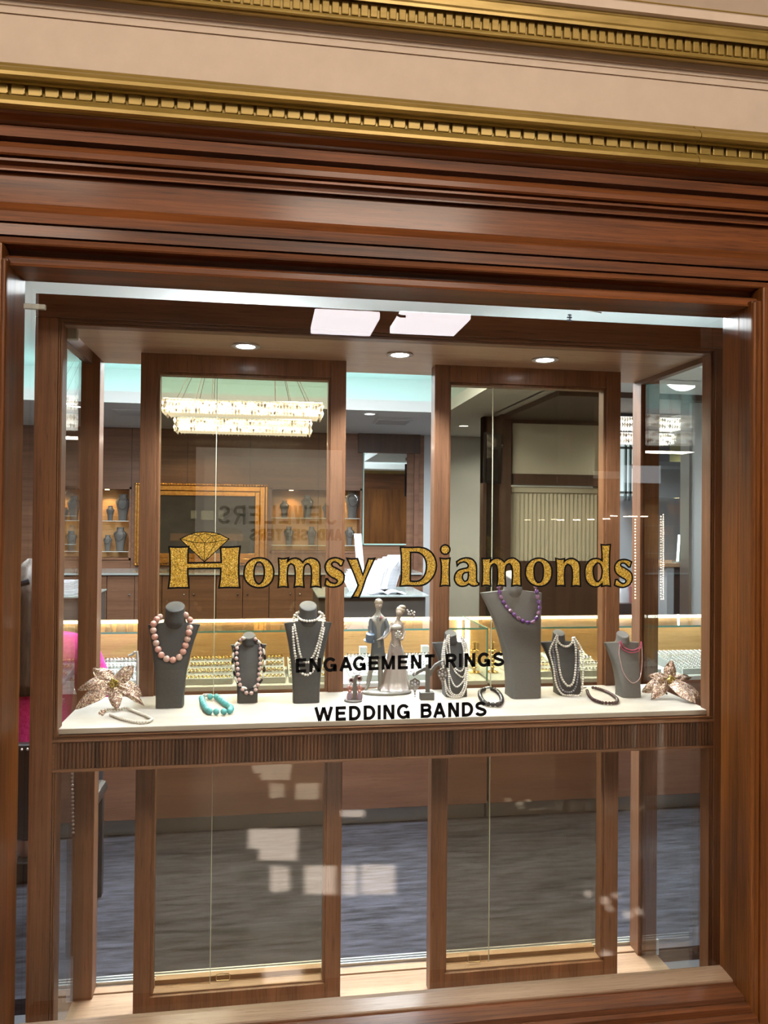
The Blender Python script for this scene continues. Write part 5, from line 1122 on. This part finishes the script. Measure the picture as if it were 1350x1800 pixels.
chandelier(q0.x-0.22, 4.05, P(1192, 733, 3.9).z, 0.62, 0.26, 'smaller crystal chandelier at the right beyond the display case', rows=((0.0, 1.0), (0.12, 0.75)), h=0.10, wires=False)
MB().tube([(q0.x-0.22, 4.05, P(1192, 733, 3.9).z), (q0.x-0.22, 4.05, SZ)], 0.006, 6).build('wire', 'chrome', bpy.data.objects['crystal_chandelier.001'])
def dl(px, py, z, label, Y=None):
    q = PZ(px, py, z); t = thing('ceiling_downlight', (q.x, q.y, z-0.006), label, 'downlight', 'small round ceiling downlights')
    MB().lathe([(0.062, z), (0.062, z-0.005), (0.046, z-0.006), (0.046, z)], (q.x, q.y, 0), 20).build('trim_ring', 'white', t)
    MB().lathe([(0.045, z-0.002), (0, z-0.003)], (q.x, q.y, 0), 20).build('lens', simple('shop_downlight_lens', (1, 1, 1), 0.4, 0, (0.95, 0.98, 1), 8), t)
dl(660, 683, TZ, 'round downlight in the high ceiling in the clear gap'); dl(650, 727, SZ, 'small round downlight below the teal cove in the clear gap')
dl(122, 709, SZ, 'round downlight seen past the left post, left of two'); dl(133, 714, SZ, 'round downlight seen past the left post, right of two')
dl(815, 748, SZ, 'round downlight behind the right tinted door left of the screen'); dl(1012, 742, SZ, 'round downlight behind the right tinted door above the blind')
for k, (px, py) in enumerate(((236, 724), (690, 741))):
    q = PZ(px, py, SZ); t = thing('ceiling_vent', (q.x, q.y, SZ-0.01), 'square ceiling vent '+('left of the left tinted door' if k == 0 else 'in the clear gap between the tinted doors'), 'vent', 'ceiling vents')
    MB().box((q.x-0.16, q.y-0.16, SZ-0.008), (q.x+0.16, q.y+0.16, SZ)).build('frame', 'white', t, bevel=0.002)
    for j in range(6): MB().box((q.x-0.14, q.y-0.13+0.047*j, SZ-0.014), (q.x+0.14, q.y-0.13+0.047*j+0.02, SZ-0.008)).build('slat', 'grey', t)
# screen on the pillar
s0, s1 = P(848, 850, 4.38), P(883, 762, 4.38)
t = thing('wall_screen', ((s0.x+s1.x)/2, 4.36, s0.z), 'dark flat screen turned sideways on the pillar behind the right tinted door', 'screen')
a = MB(); a.prism([(s0.x, 4.30), (s1.x, 4.40), (s1.x-0.01, 4.43), (s0.x-0.01, 4.33)], 'z', s0.z, s1.z); a.build('casing', simple('screen_black', (0.012, 0.012, 0.013), 0.25), t, bevel=0.003)
MB().prism([(s0.x+0.012, 4.302), (s1.x-0.012, 4.396), (s1.x-0.0125, 4.394), (s0.x+0.0115, 4.300)], 'z', s0.z+0.02, s1.z-0.02).build('display', simple('screen_glass', (0.02, 0.02, 0.02), 0.05, coat=1.0), t)
MB().tube([(s1.x-0.05, 4.41, s1.z-0.1), (s1.x-0.02, 4.44, s1.z-0.1), (P(884, 0, YP).x+0.01, 4.44, s1.z-0.1)], 0.015, 8).build('bracket', 'steel', t)
# office corner at right: bench, lamp, cabinet
YO = 4.7; bz = P(1195, 990, YO).z
t = thing('jeweller_bench', (P(1195, 0, YO).x, YO+0.3, 0), 'pale workbench with dark underside seen past the right rear post', 'bench')
MB().box((P(1168, 0, YO).x, YO, bz-0.035), (P(1250, 0, YO).x, YO+0.6, bz)).build('bench_top', 'oak_x', t, bevel=0.003)
MB().box((P(1180, 0, YO).x, YO+0.02, 0), (P(1192, 0, YO).x, YO+0.58, bz-0.035)).build('pedestal', simple('bench_grey', (0.34, 0.35, 0.37), 0.5), t)
MB().box((P(1192, 0, YO).x, YO+0.4, 0), (P(1250, 0, YO).x, YO+0.58, bz-0.035)).build('back_board', simple('bench_dark', (0.06, 0.06, 0.065), 0.5), t)
q0, q1 = P(1191, 985, YO+0.1), P(1194, 940, YO+0.1)
tl = thing('tube_lamp', (q0.x, q0.y, bz), 'white tube lamp standing on the workbench at right', 'lamp')
MB().tube([(q0.x, q0.y, bz+0.012), (q1.x, q1.y, q1.z)], 0.011, 10).build('tube', simple('tube_glow', (1, 1, 1), 0.4, 0, (0.95, 0.98, 1), 2.5), tl, smooth=True); MB().lathe([(0.05, 0), (0.05, 0.012), (0, 0.014)], (q0.x, q0.y, bz), 16).build('foot', 'steel', tl)
pl = thing('potted_plant', (P(1214, 0, YO).x, YO+0.35, bz), 'small dark leafy plant in a white pot on the workbench at right', 'plant')
pp = P(1214, 960, YO+0.35)
MB().lathe([(0.05, 0), (0.065, 0.10), (0.06, 0.10), (0, 0.09)], (pp.x, pp.y, bz), 16).build('pot', 'white', pl, smooth=True)
MB().tube([(pp.x, pp.y, bz+0.09), (pp.x+0.01, pp.y, bz+0.2), (pp.x, pp.y, bz+0.32)], 0.008, 6).build('stem', 'darkwood', pl)
lf = simple('dark_leaf', (0.05, 0.07, 0.035), 0.6); a = MB()
for i in range(26):
    a_ = i*2.4; a.ball((pp.x+0.06*math.cos(a_)*rnd.random(), pp.y+0.06*math.sin(a_), bz+0.16+0.2*rnd.random()), 1, 7, 4, (0.03, 0.012, 0.022), Matrix.Rotation(a_, 3, 'Y'))
o = a.build('foliage', lf, pl); o['kind'] = 'stuff'
g = P(1198, 968, YO+0.15); tag(MB().prism([(g.x-0.03, bz), (g.x+0.03, bz), (g.x+0.012, bz+0.10), (g.x-0.02, bz+0.11)], 'y', YO+0.12, YO+0.17).build('green_card', simple('green_card', (0.05, 0.22, 0.15), 0.5)), 'dark green card leaning beside the tube lamp on the workbench', 'card')
b0, b1 = P(1204, 812, 5.3), P(1221, 755, 5.3)
t = thing('wall_cabinet', ((b0.x+b1.x)/2+0.1, 5.45, b0.z), 'small yellow wall cabinet high up at the right', 'cabinet'); ye = simple('yellow_laminate', (0.55, 0.48, 0.20), 0.4)
MB().box((b0.x, 5.3, b0.z), (b0.x+0.6, 5.6, b1.z)).build('body', ye, t, bevel=0.003); MB().box((b0.x+0.005, 5.285, b0.z+0.005), (b0.x+0.3, 5.298, b1.z-0.12)).build('door', ye, t, bevel=0.002)
MB().ball((b0.x+0.025, 5.28, b0.z+0.12), 0.012, 8, 5).build('knob', 'chrome', t)
struct(box('trim_14', (b0.x-0.4, 5.2, b0.z-0.05), (5.2, 5.65, b0.z-0.01), 'aluminium'))
# clothes and bags under the far window
for k, (px, py, wv, hv, colr, lab) in enumerate(((1092, 1040, 0.10, 0.20, (0.6, 0.6, 0.62), 'white cloth bundle'), (1104, 1042, 0.08, 0.18, (0.42, 0.16, 0.15), 'reddish cloth bundle'), (1118, 1046, 0.12, 0.14, (0.03, 0.03, 0.035), 'black bag'), (1124, 1018, 0.09, 0.1, (0.55, 0.56, 0.58), 'white cloth bundle on the bag'))):
    q = P(px, py, 5.4); a = MB(); rg = []
    for i in range(7):
        s = i/6; rg.append([(q.x+wv*(1-0.35*s*s)*(1+0.12*math.sin(3*th+k))*math.cos(th), 5.4+0.1*(1-0.35*s*s)*math.sin(th), (q.z-0.1)+hv*s*(1+0.06*math.cos(2*th))) for th in [2*PI*j/18 for j in range(18)]])
    tag(a.loft(rg).build('cloth_bundle' if k != 2 else 'bag', simple('cloth%d' % k, colr, 0.8), None, smooth=True), lab+' on the ledge under the far right window', 'cloth' if k != 2 else 'bag')
struct(box('trim_15', (P(1080, 0, 5.3).x, 5.2, 0.0), (P(1140, 0, 5.3).x, 5.7, P(1092, 1040, 5.4).z-0.1), 'darkwood'))

# ------------------------------------------------------------------ seated person at the left, seen through the gap
YQ = 1.12
hx = P(50, 1000, YQ).x; hz = P(50, 985, YQ).z
def seated():
    t = thing('person', (hx, YQ, 0.0), 'seated person with long brown hair and fluffy pink sweater, seen from behind', 'person')
    s = hz-1.34
    z = lambda v: v+s
    n = [((hx, YQ, z(0.55)), (0.15, 0.12)), ((hx, YQ-0.01, z(0.72)), (0.13, 0.10)), ((hx, YQ, z(0.92)), (0.16, 0.11)), ((hx, YQ, z(1.04)), (0.12, 0.08)), ((hx, YQ+0.02, z(1.10)), (0.05, 0.05)), ((hx, YQ+0.03, z(1.18)), (0.075, 0.09)), ((hx, YQ+0.03, z(1.27)), (0.07, 0.085)),
         ((hx-0.10, YQ+0.14, z(0.55)), (0.09, 0.09)), ((hx-0.12, YQ+0.45, z(0.56)), (0.065, 0.065)), ((hx-0.12, YQ+0.46, z(0.30)), (0.05, 0.05)), ((hx-0.12, YQ+0.44, z(0.10)), (0.038, 0.04)), ((hx-0.12, YQ+0.56, z(0.05)), (0.035, 0.025)),
         ((hx+0.10, YQ+0.14, z(0.55)), (0.09, 0.09)), ((hx+0.12, YQ+0.45, z(0.56)), (0.065, 0.065)), ((hx+0.12, YQ+0.46, z(0.30)), (0.05, 0.05)), ((hx+0.12, YQ+0.44, z(0.10)), (0.038, 0.04)), ((hx+0.12, YQ+0.56, z(0.05)), (0.035, 0.025)),
         ((hx-0.19, YQ, z(1.00)), (0.055, 0.055)), ((hx-0.24, YQ+0.08, z(0.78)), (0.045, 0.045)), ((hx-0.17, YQ+0.32, z(0.80)), (0.035, 0.035)), ((hx-0.13, YQ+0.40, z(0.82)), (0.03, 0.016)),
         ((hx+0.19, YQ, z(1.00)), (0.055, 0.055)), ((hx+0.24, YQ+0.08, z(0.78)), (0.045, 0.045)), ((hx+0.17, YQ+0.32, z(0.80)), (0.035, 0.035)), ((hx+0.13, YQ+0.40, z(0.82)), (0.03, 0.016))]
    e = [(0, 1), (1, 2), (2, 3), (3, 4), (4, 5), (5, 6), (0, 7), (7, 8), (8, 9), (9, 10), (10, 11), (0, 12), (12, 13), (13, 14), (14, 15), (15, 16), (3, 17), (17, 18), (18, 19), (19, 20), (3, 21), (21, 22), (22, 23), (23, 24)]
    for sx, k in ((-1, 20), (1, 24)):        # fingers and thumb
        b0 = Vector(n[k][0])
        for j in range(5):
            i0 = len(n); off = -0.02+0.012*j
            if j < 4: n += [((b0.x+sx*off, b0.y+0.05, b0.z), (0.0085, 0.0085)), ((b0.x+sx*off, b0.y+0.085+0.006*(j in (1, 2)), b0.z-0.012), (0.007, 0.007))]
            else: n += [((b0.x-sx*0.035, b0.y+0.02, b0.z-0.005), (0.009, 0.009)), ((b0.x-sx*0.045, b0.y+0.05, b0.z-0.012), (0.0075, 0.0075))]
            e += [(k, i0), (i0, i0+1)]
    body = skin('body', n, e, simple('skin_tone', (0.52, 0.30, 0.21), 0.5), t)
    sw = noisy('pink_fluff', (0.62, 0.015, 0.20), (0.85, 0.06, 0.38), (90, 90, 90), 0.95, 4, bump=0.9)
    n2 = [((hx, YQ, z(0.52)), (0.175, 0.14)), ((hx, YQ-0.01, z(0.70)), (0.16, 0.125)), ((hx, YQ, z(0.90)), (0.185, 0.13)), ((hx, YQ, z(1.03)), (0.14, 0.10)), ((hx, YQ+0.015, z(1.08)), (0.07, 0.07)),
          ((hx-0.19, YQ, z(1.00)), (0.078, 0.078)), ((hx-0.25, YQ+0.08, z(0.77)), (0.068, 0.068)), ((hx-0.18, YQ+0.30, z(0.80)), (0.052, 0.052)),
          ((hx+0.19, YQ, z(1.00)), (0.078, 0.078)), ((hx+0.25, YQ+0.08, z(0.77)), (0.068, 0.068)), ((hx+0.18, YQ+0.30, z(0.80)), (0.052, 0.052))]
    skin('sweater', n2, [(0, 1), (1, 2), (2, 3), (3, 4), (3, 5), (5, 6), (6, 7), (3, 8), (8, 9), (9, 10)], sw, t)
    n3 = [((hx, YQ, z(0.52)), (0.165, 0.13)), ((hx-0.10, YQ+0.14, z(0.55)), (0.10, 0.10)), ((hx-0.12, YQ+0.45, z(0.56)), (0.075, 0.075)), ((hx-0.12, YQ+0.46, z(0.30)), (0.06, 0.06)), ((hx-0.12, YQ+0.445, z(0.13)), (0.05, 0.05)),
          ((hx+0.10, YQ+0.14, z(0.55)), (0.10, 0.10)), ((hx+0.12, YQ+0.45, z(0.56)), (0.075, 0.075)), ((hx+0.12, YQ+0.46, z(0.30)), (0.06, 0.06)), ((hx+0.12, YQ+0.445, z(0.13)), (0.05, 0.05))]
    skin('trousers', n3, [(0, 1), (1, 2), (2, 3), (3, 4), (0, 5), (5, 6), (6, 7), (7, 8)], simple('dark_denim', (0.02, 0.022, 0.03), 0.8), t)
    hm = noisy('brown_hair', (0.022, 0.013, 0.009), (0.10, 0.062, 0.042), (90, 90, 5), 0.45, 4, bump=0.3)
    rg = []
    for k in range(13):
        u = k/12; zz = z(1.345)-0.47*u
        r = 0.105*math.sin(min(1, u*3.2+0.06)*PI/2) if u < 0.3 else 0.105+0.03*math.sin((u-0.3)*2.2)
        d = 0.115*math.sin(min(1, u*3.2+0.06)*PI/2) if u < 0.3 else 0.115-0.065*(u-0.3)/0.7
        cy = YQ+0.025-(0.0 if u < 0.3 else 0.115*(u-0.3)/0.7)
        rg.append([(hx+r*math.cos(2*PI*i/36)*(1+0.03*math.sin(11*i+2*k*0.3)), cy+d*math.sin(2*PI*i/36)*(1+0.03*math.sin(7*i)), zz) for i in range(36)])
    MB().loft(rg).build('hair', hm, t, smooth=True, angle=180)
    MB().tube([(hx-0.03, YQ-0.095, z(1.27)), (hx, YQ-0.108, z(1.262)), (hx+0.03, YQ-0.095, z(1.27))], 0.011, 8).build('hair_clip', simple('clip_black', (0.02, 0.02, 0.025), 0.15), t, smooth=True)
    for sx in (-1, 1):
        MB().loft([[(hx+sx*0.12+a_*r, YQ+0.44+yy, zz) for a_, yy in ((-0.045, -0.07), (0.045, -0.07), (0.05, 0.08), (0.03, 0.16), (-0.03, 0.16), (-0.05, 0.08))] for zz, r in ((z(0.0) if z(0.0) > 0 else 0.0, 1), (z(0.05), 1), (z(0.085), 0.75))]).build('shoe', simple('black_shoe', (0.015, 0.015, 0.015), 0.4), t, bevel=0.006)
seated()
t = thing('chair', (hx, YQ-0.12, 0.0), 'black upholstered chair with silver nailhead trim under the person in pink', 'chair')
cb_ = simple('black_leather', (0.014, 0.014, 0.016), 0.4); zt = P(40, 1302, YQ-0.2).z
MB().box((hx-0.24, YQ-0.20, 0.40), (hx+0.24, YQ+0.26, 0.455)).build('seat', cb_, t, bevel=0.02)
MB().prism([(YQ-0.215, 0.42), (YQ-0.165, 0.42), (YQ-0.205, zt), (YQ-0.255, zt)], 'x', hx-0.235, hx+0.235).build('backrest', cb_, t, bevel=0.012)
nh = MB()
for k in range(22):
    u = k/21; zz = 0.43+(zt-0.45)*u; yy = YQ-0.217-0.041*(zz-0.42)/(zt-0.42)
    for x in (hx-0.22, hx+0.22, hx-0.02, hx-0.005): nh.ball((x, yy, zz), 0.0055, 7, 5)
for k in range(26): nh.ball((hx-0.22+0.44*k/25, YQ-0.253, zt-0.015), 0.0055, 7, 5)
nh.build('nailhead_trim', 'silver', t, smooth=True)
for sx in (-1, 1):
    for y0_ in (YQ-0.18, YQ+0.23): MB().box((hx+sx*0.21-0.018, y0_-0.018, 0), (hx+sx*0.21+0.018, y0_+0.018, 0.40)).build('leg', cb_, t, bevel=0.004)

# ------------------------------------------------------------------ the public hall in front (only its mirror image and its light are seen)
YH = -6.0; HZ = 3.9
struct(box('floor_hall', (-7, -6.2, -0.05), (8, -0.02, 0.0), noisy('polished_floor', (0.40, 0.31, 0.24), (0.58, 0.47, 0.37), (3, 3, 3), 0.12, 6, coat=0.3, coatr=0.05)))
PATCH = [(437, 524, 1457, 1492), (455, 522, 1492, 1512), (476, 492, 1522, 1568), (494, 508, 1524, 1566), (536, 590, 1522, 1572), (602, 628, 1522, 1574), (634, 694, 1520, 1572), (464, 530, 1700, 1772), (600, 640, 1424, 1436)]  # sun patches to throw through made-up ceiling openings
DOT = [(1034, 1571, 5), (1064, 1583, 6), (1071, 1597, 4), (1082, 1574, 4), (1103, 1608, 6), (1122, 1602, 5), (1247, 1570, 9), (1243, 1640, 14), (1066, 1680, 8)]  # round ceiling holes that stand in for small warm lights
def floor_pt(px, py): q = PZ(px, py, 0.0); return Vector((q.x, -q.y, 0))     # the floor spot the glass mirrors at that pixel
sd = (Vector((0.15, -3.5, 0))-Vector((0, -3, 8))); up = lambda v: v-sd*((HZ+0.0-v.z)/-sd.z)
holes = []
for a0, a1, c0, c1 in PATCH: holes.append([up(floor_pt(px, py)) for px, py in ((a0, c0), (a1, c0), (a1, c1), (a0, c1))])
for px, py, r in DOT: holes.append([up(floor_pt(px+r*math.cos(2*PI*i/10), py+r*1.3*math.sin(2*PI*i/10))) for i in range(10)])
outer = [Vector((-7, -6.2, 0)), Vector((8, -6.2, 0)), Vector((8, 7.3, 0)), Vector((-7, 7.3, 0))]  # reaches over the shop as well, to block the sun
loops = [outer]+[[Vector((v.x, v.y, 0)) for v in h] for h in holes]
flat = [v for l in loops for v in l]; tri = tessellate_polygon(loops)
struct(MB().add([(v.x, v.y, HZ) for v in flat], [tuple(t_) for t_ in tri]).build('ceiling_hall', 'cream'))  # unseen ceiling with holes added to shape the sun patches
struct(box('wall_hall', (-7, YH-0.1, 0), (8, YH, HZ), noisy('hall_wall', (0.10, 0.055, 0.03), (0.17, 0.10, 0.055), (2, 9, 9), 0.5)))
struct(box('wall_hall_left', (-7.05, -6.1, 0), (-7, 0.1, HZ), 'cream')); struct(box('wall_hall_right', (8, -6.1, 0), (8.05, 0.1, HZ), 'cream'))
struct(box('wall_upper', (-7, -0.04, 2.5), (8, 0.1, HZ), 'cream')); struct(box('wall_end_left', (-7, -0.06, 0), (XL+0.01, 0.1, 2.6), 'mah_z')); struct(box('wall_end_right', (XR-0.01, -0.06, 0), (8, 0.1, 2.6), 'mah_z'))
mi = lambda px, py: (P(px, py, 6.0).x, P(px, py, 6.0).z)          # where the glass mirrors the far wall of the hall
dayl = simple('hall_daylight', (0.8, 0.85, 0.9), 0.3, 0, (0.86, 0.94, 1.0), 2.0); warmw = simple('hall_shop_glow', (0.8, 0.75, 0.65), 0.4, 0, (1.0, 0.92, 0.78), 0.48)
k = 0
def hall_pane(pa, pb, ya, yb, mat):
    global k
    x0, z1 = mi(pa, ya); x1, z0 = mi(pb, yb); k += 1
    t = shell('window_%d' % (k+2), ((x0+x1)/2, YH+0.01, z0)); box('pane', (x0, YH+0.005, z0), (x1, YH+0.015, z1), mat, t)
    fr = MB(); e = 0.03
    for a_, b_ in (((x0-e, YH, z0-e), (x0, YH+0.04, z1+e)), ((x1, YH, z0-e), (x1+e, YH+0.04, z1+e)), ((x0, YH, z1), (x1, YH+0.04, z1+e)), ((x0, YH, z0-e), (x1, YH+0.04, z0))): fr.box(a_, b_)
    fr.build('frame', 'mah_x', t)
hall_pane(345, 600, 786, 1010, warmw)
hall_pane(1040, 1088, 828, 842, warmw); hall_pane(1094, 1160, 818, 850, dayl)
CAP['J'] = [[(.80, 1), (.80, .30)]+arc(.45, .30, .35, .24, 0, -160, 10)]; CAP['L'] = [[(.13, 0), (.13, 1)], [(.13, T), (.95, T)]]
def hall_sign(text, px_first, px_last, y0_, y1_, label):
    t = thing('shop_lettering', (mi(500, 950)[0], YH+0.03, mi(500, y1_)[1]), label, 'lettering'); n = len(text); wl = (px_last-px_first)/(n-0.2)
    for i, ch in enumerate(text):
        if ch == ' ': continue
        a = MB()
        for st in CAP[ch]: a.ribbon([Vector(mi(px_first+wl*i+wl*0.8*u, y1_+(y0_-y1_)*v)) for u, v in st], 0.028, YH+0.02, 0.01, closed=False)
        a.build('letter', 'black', t)
hall_sign('JEWELERS', 592, 384, 888, 922, 'dark capitals across the shop window opposite, mirrored in the glass, upper line')
hall_sign('AND SETTERS', 600, 440, 930, 950, 'dark capitals across the shop window opposite, mirrored in the glass, lower line')
pinkw = simple('ceiling_panel_white', (0.9, 0.86, 0.88), 0.5, 0, (1.0, 0.92, 0.95), 11)
pz, pv = 3.02, 3.85
for i_, (pa, pb, lab) in enumerate(((553, 668, 'square hall panel light mirrored above the case, left of the two'), (705, 828, 'square hall panel light mirrored above the case, right of the two'))):
    x0, x1 = P(pa, 556, pv).x, P(pb, 560, pv).x; zb0 = P(pa, 556, pv).z
    t = thing('hall_panel_light', ((x0+x1)/2, -pv, zb0), lab, 'ceiling light', 'square hall panel lights')
    MB().box((x0, -pv-0.55, zb0), (x1, -pv, zb0+0.06)).build('diffuser', pinkw, t, bevel=0.01)
    MB().box((x0+0.05, -pv-0.5, zb0+0.06), (x1-0.05, -pv-0.05, zb0+0.09)).build('housing', 'white', t)
    for xx in (x0+0.06, x1-0.06): MB().tube([(xx, -pv-0.25, zb0+0.09), (xx, -pv-0.25, HZ)], 0.004, 6).build('rod', 'chrome', t)
p0, p1 = P(670, 524, pv), P(703, 557, pv)
tag(MB().tube([(p0.x, -pv+0.02, HZ), (p0.x, -pv+0.02, p0.z), (p0.x+(p1.x-p0.x)*0.4, -pv+0.02, p0.z+(p1.z-p0.z)*0.7), (p1.x, -pv+0.02, p1.z), (p1.x+0.04, -pv+0.02, p1.z)], 0.010, 8).build('hall_cable', simple('cable_grey', (0.03, 0.035, 0.035), 0.5), None, smooth=True), 'dark cable hanging between the two square hall panel lights', 'cable')
t = thing('string_lights', (mi(1135, 980)[0], YH+0.06, mi(1135, 1055)[1]), 'string of tiny warm lights framing the window opposite, mirrored at right', 'string lights')
sb = simple('string_bulb', (1, 0.9, 0.8), 0.3, 0, (1.0, 0.84, 0.66), 22); a2 = MB().ball((0, 0, 0), 1, 8, 5); sme = bpy.data.meshes.new('string_bulb'); sme.from_pydata(a2.v, [], a2.f); sme.materials.append(sb)
for px, y0_, y1_, n in ((1161, 905, 1052, 40), (1157, 908, 1052, 30), (1112, 908, 1050, 28)):
    for i in range(n):
        x, z = mi(px, y0_+(y1_-y0_)*i/(n-1)); bead('bulb', sme, (x, YH+0.06, z), 0.0085, t)
t = thing('hall_counter_lights', (mi(1080, 922)[0], YH+0.06, mi(1080, 925)[1]), 'row of small warm spotlights across the hall, mirrored right of the lettering', 'lights')
for px, py in ((982, 914), (1010, 914), (1035, 913), (1062, 912), (1075, 907), (1098, 908), (1110, 908), (1128, 908)):
    x, z = mi(px, py); MB().box((x-0.03, YH+0.03, z-0.006), (x+0.03, YH+0.08, z+0.006)).build('spot', sb, t)

# second desk with paper stacks, seen past the left posts
YD2 = 3.6; z2 = P(120, 1048, YD2).z; x0, x1 = P(40, 0, YD2).x, P(170, 0, YD2).x
t = thing('work_desk', ((x0+x1)/2, YD2+0.3, 0), 'dark desk behind the counter seen past the left posts', 'desk')
MB().box((x0, YD2, 0), (x1, YD2+0.55, z2-0.012)).build('body', bpy.data.materials['desk_dark'], t, bevel=0.003); MB().box((x0-0.01, YD2-0.02, z2-0.012), (x1+0.01, YD2+0.55, z2)).build('glass_top', bpy.data.materials['desk_glass'], t, bevel=0.002)
zz = z2
for k, (pa, pb, h) in enumerate(((104, 138, 0.035), (108, 135, 0.030), (106, 133, 0.022))):
    o = box('paper_stack', (P(pa, 0, YD2).x, YD2+0.08, zz+0.0005), (P(pb, 0, YD2).x, YD2+0.33, zz+h), 'pap', bevel=0.002); zz += h
    tag(o, ('lowest', 'middle', 'topmost')[k]+' white paper stack in the pile on the desk behind the left posts', 'papers')
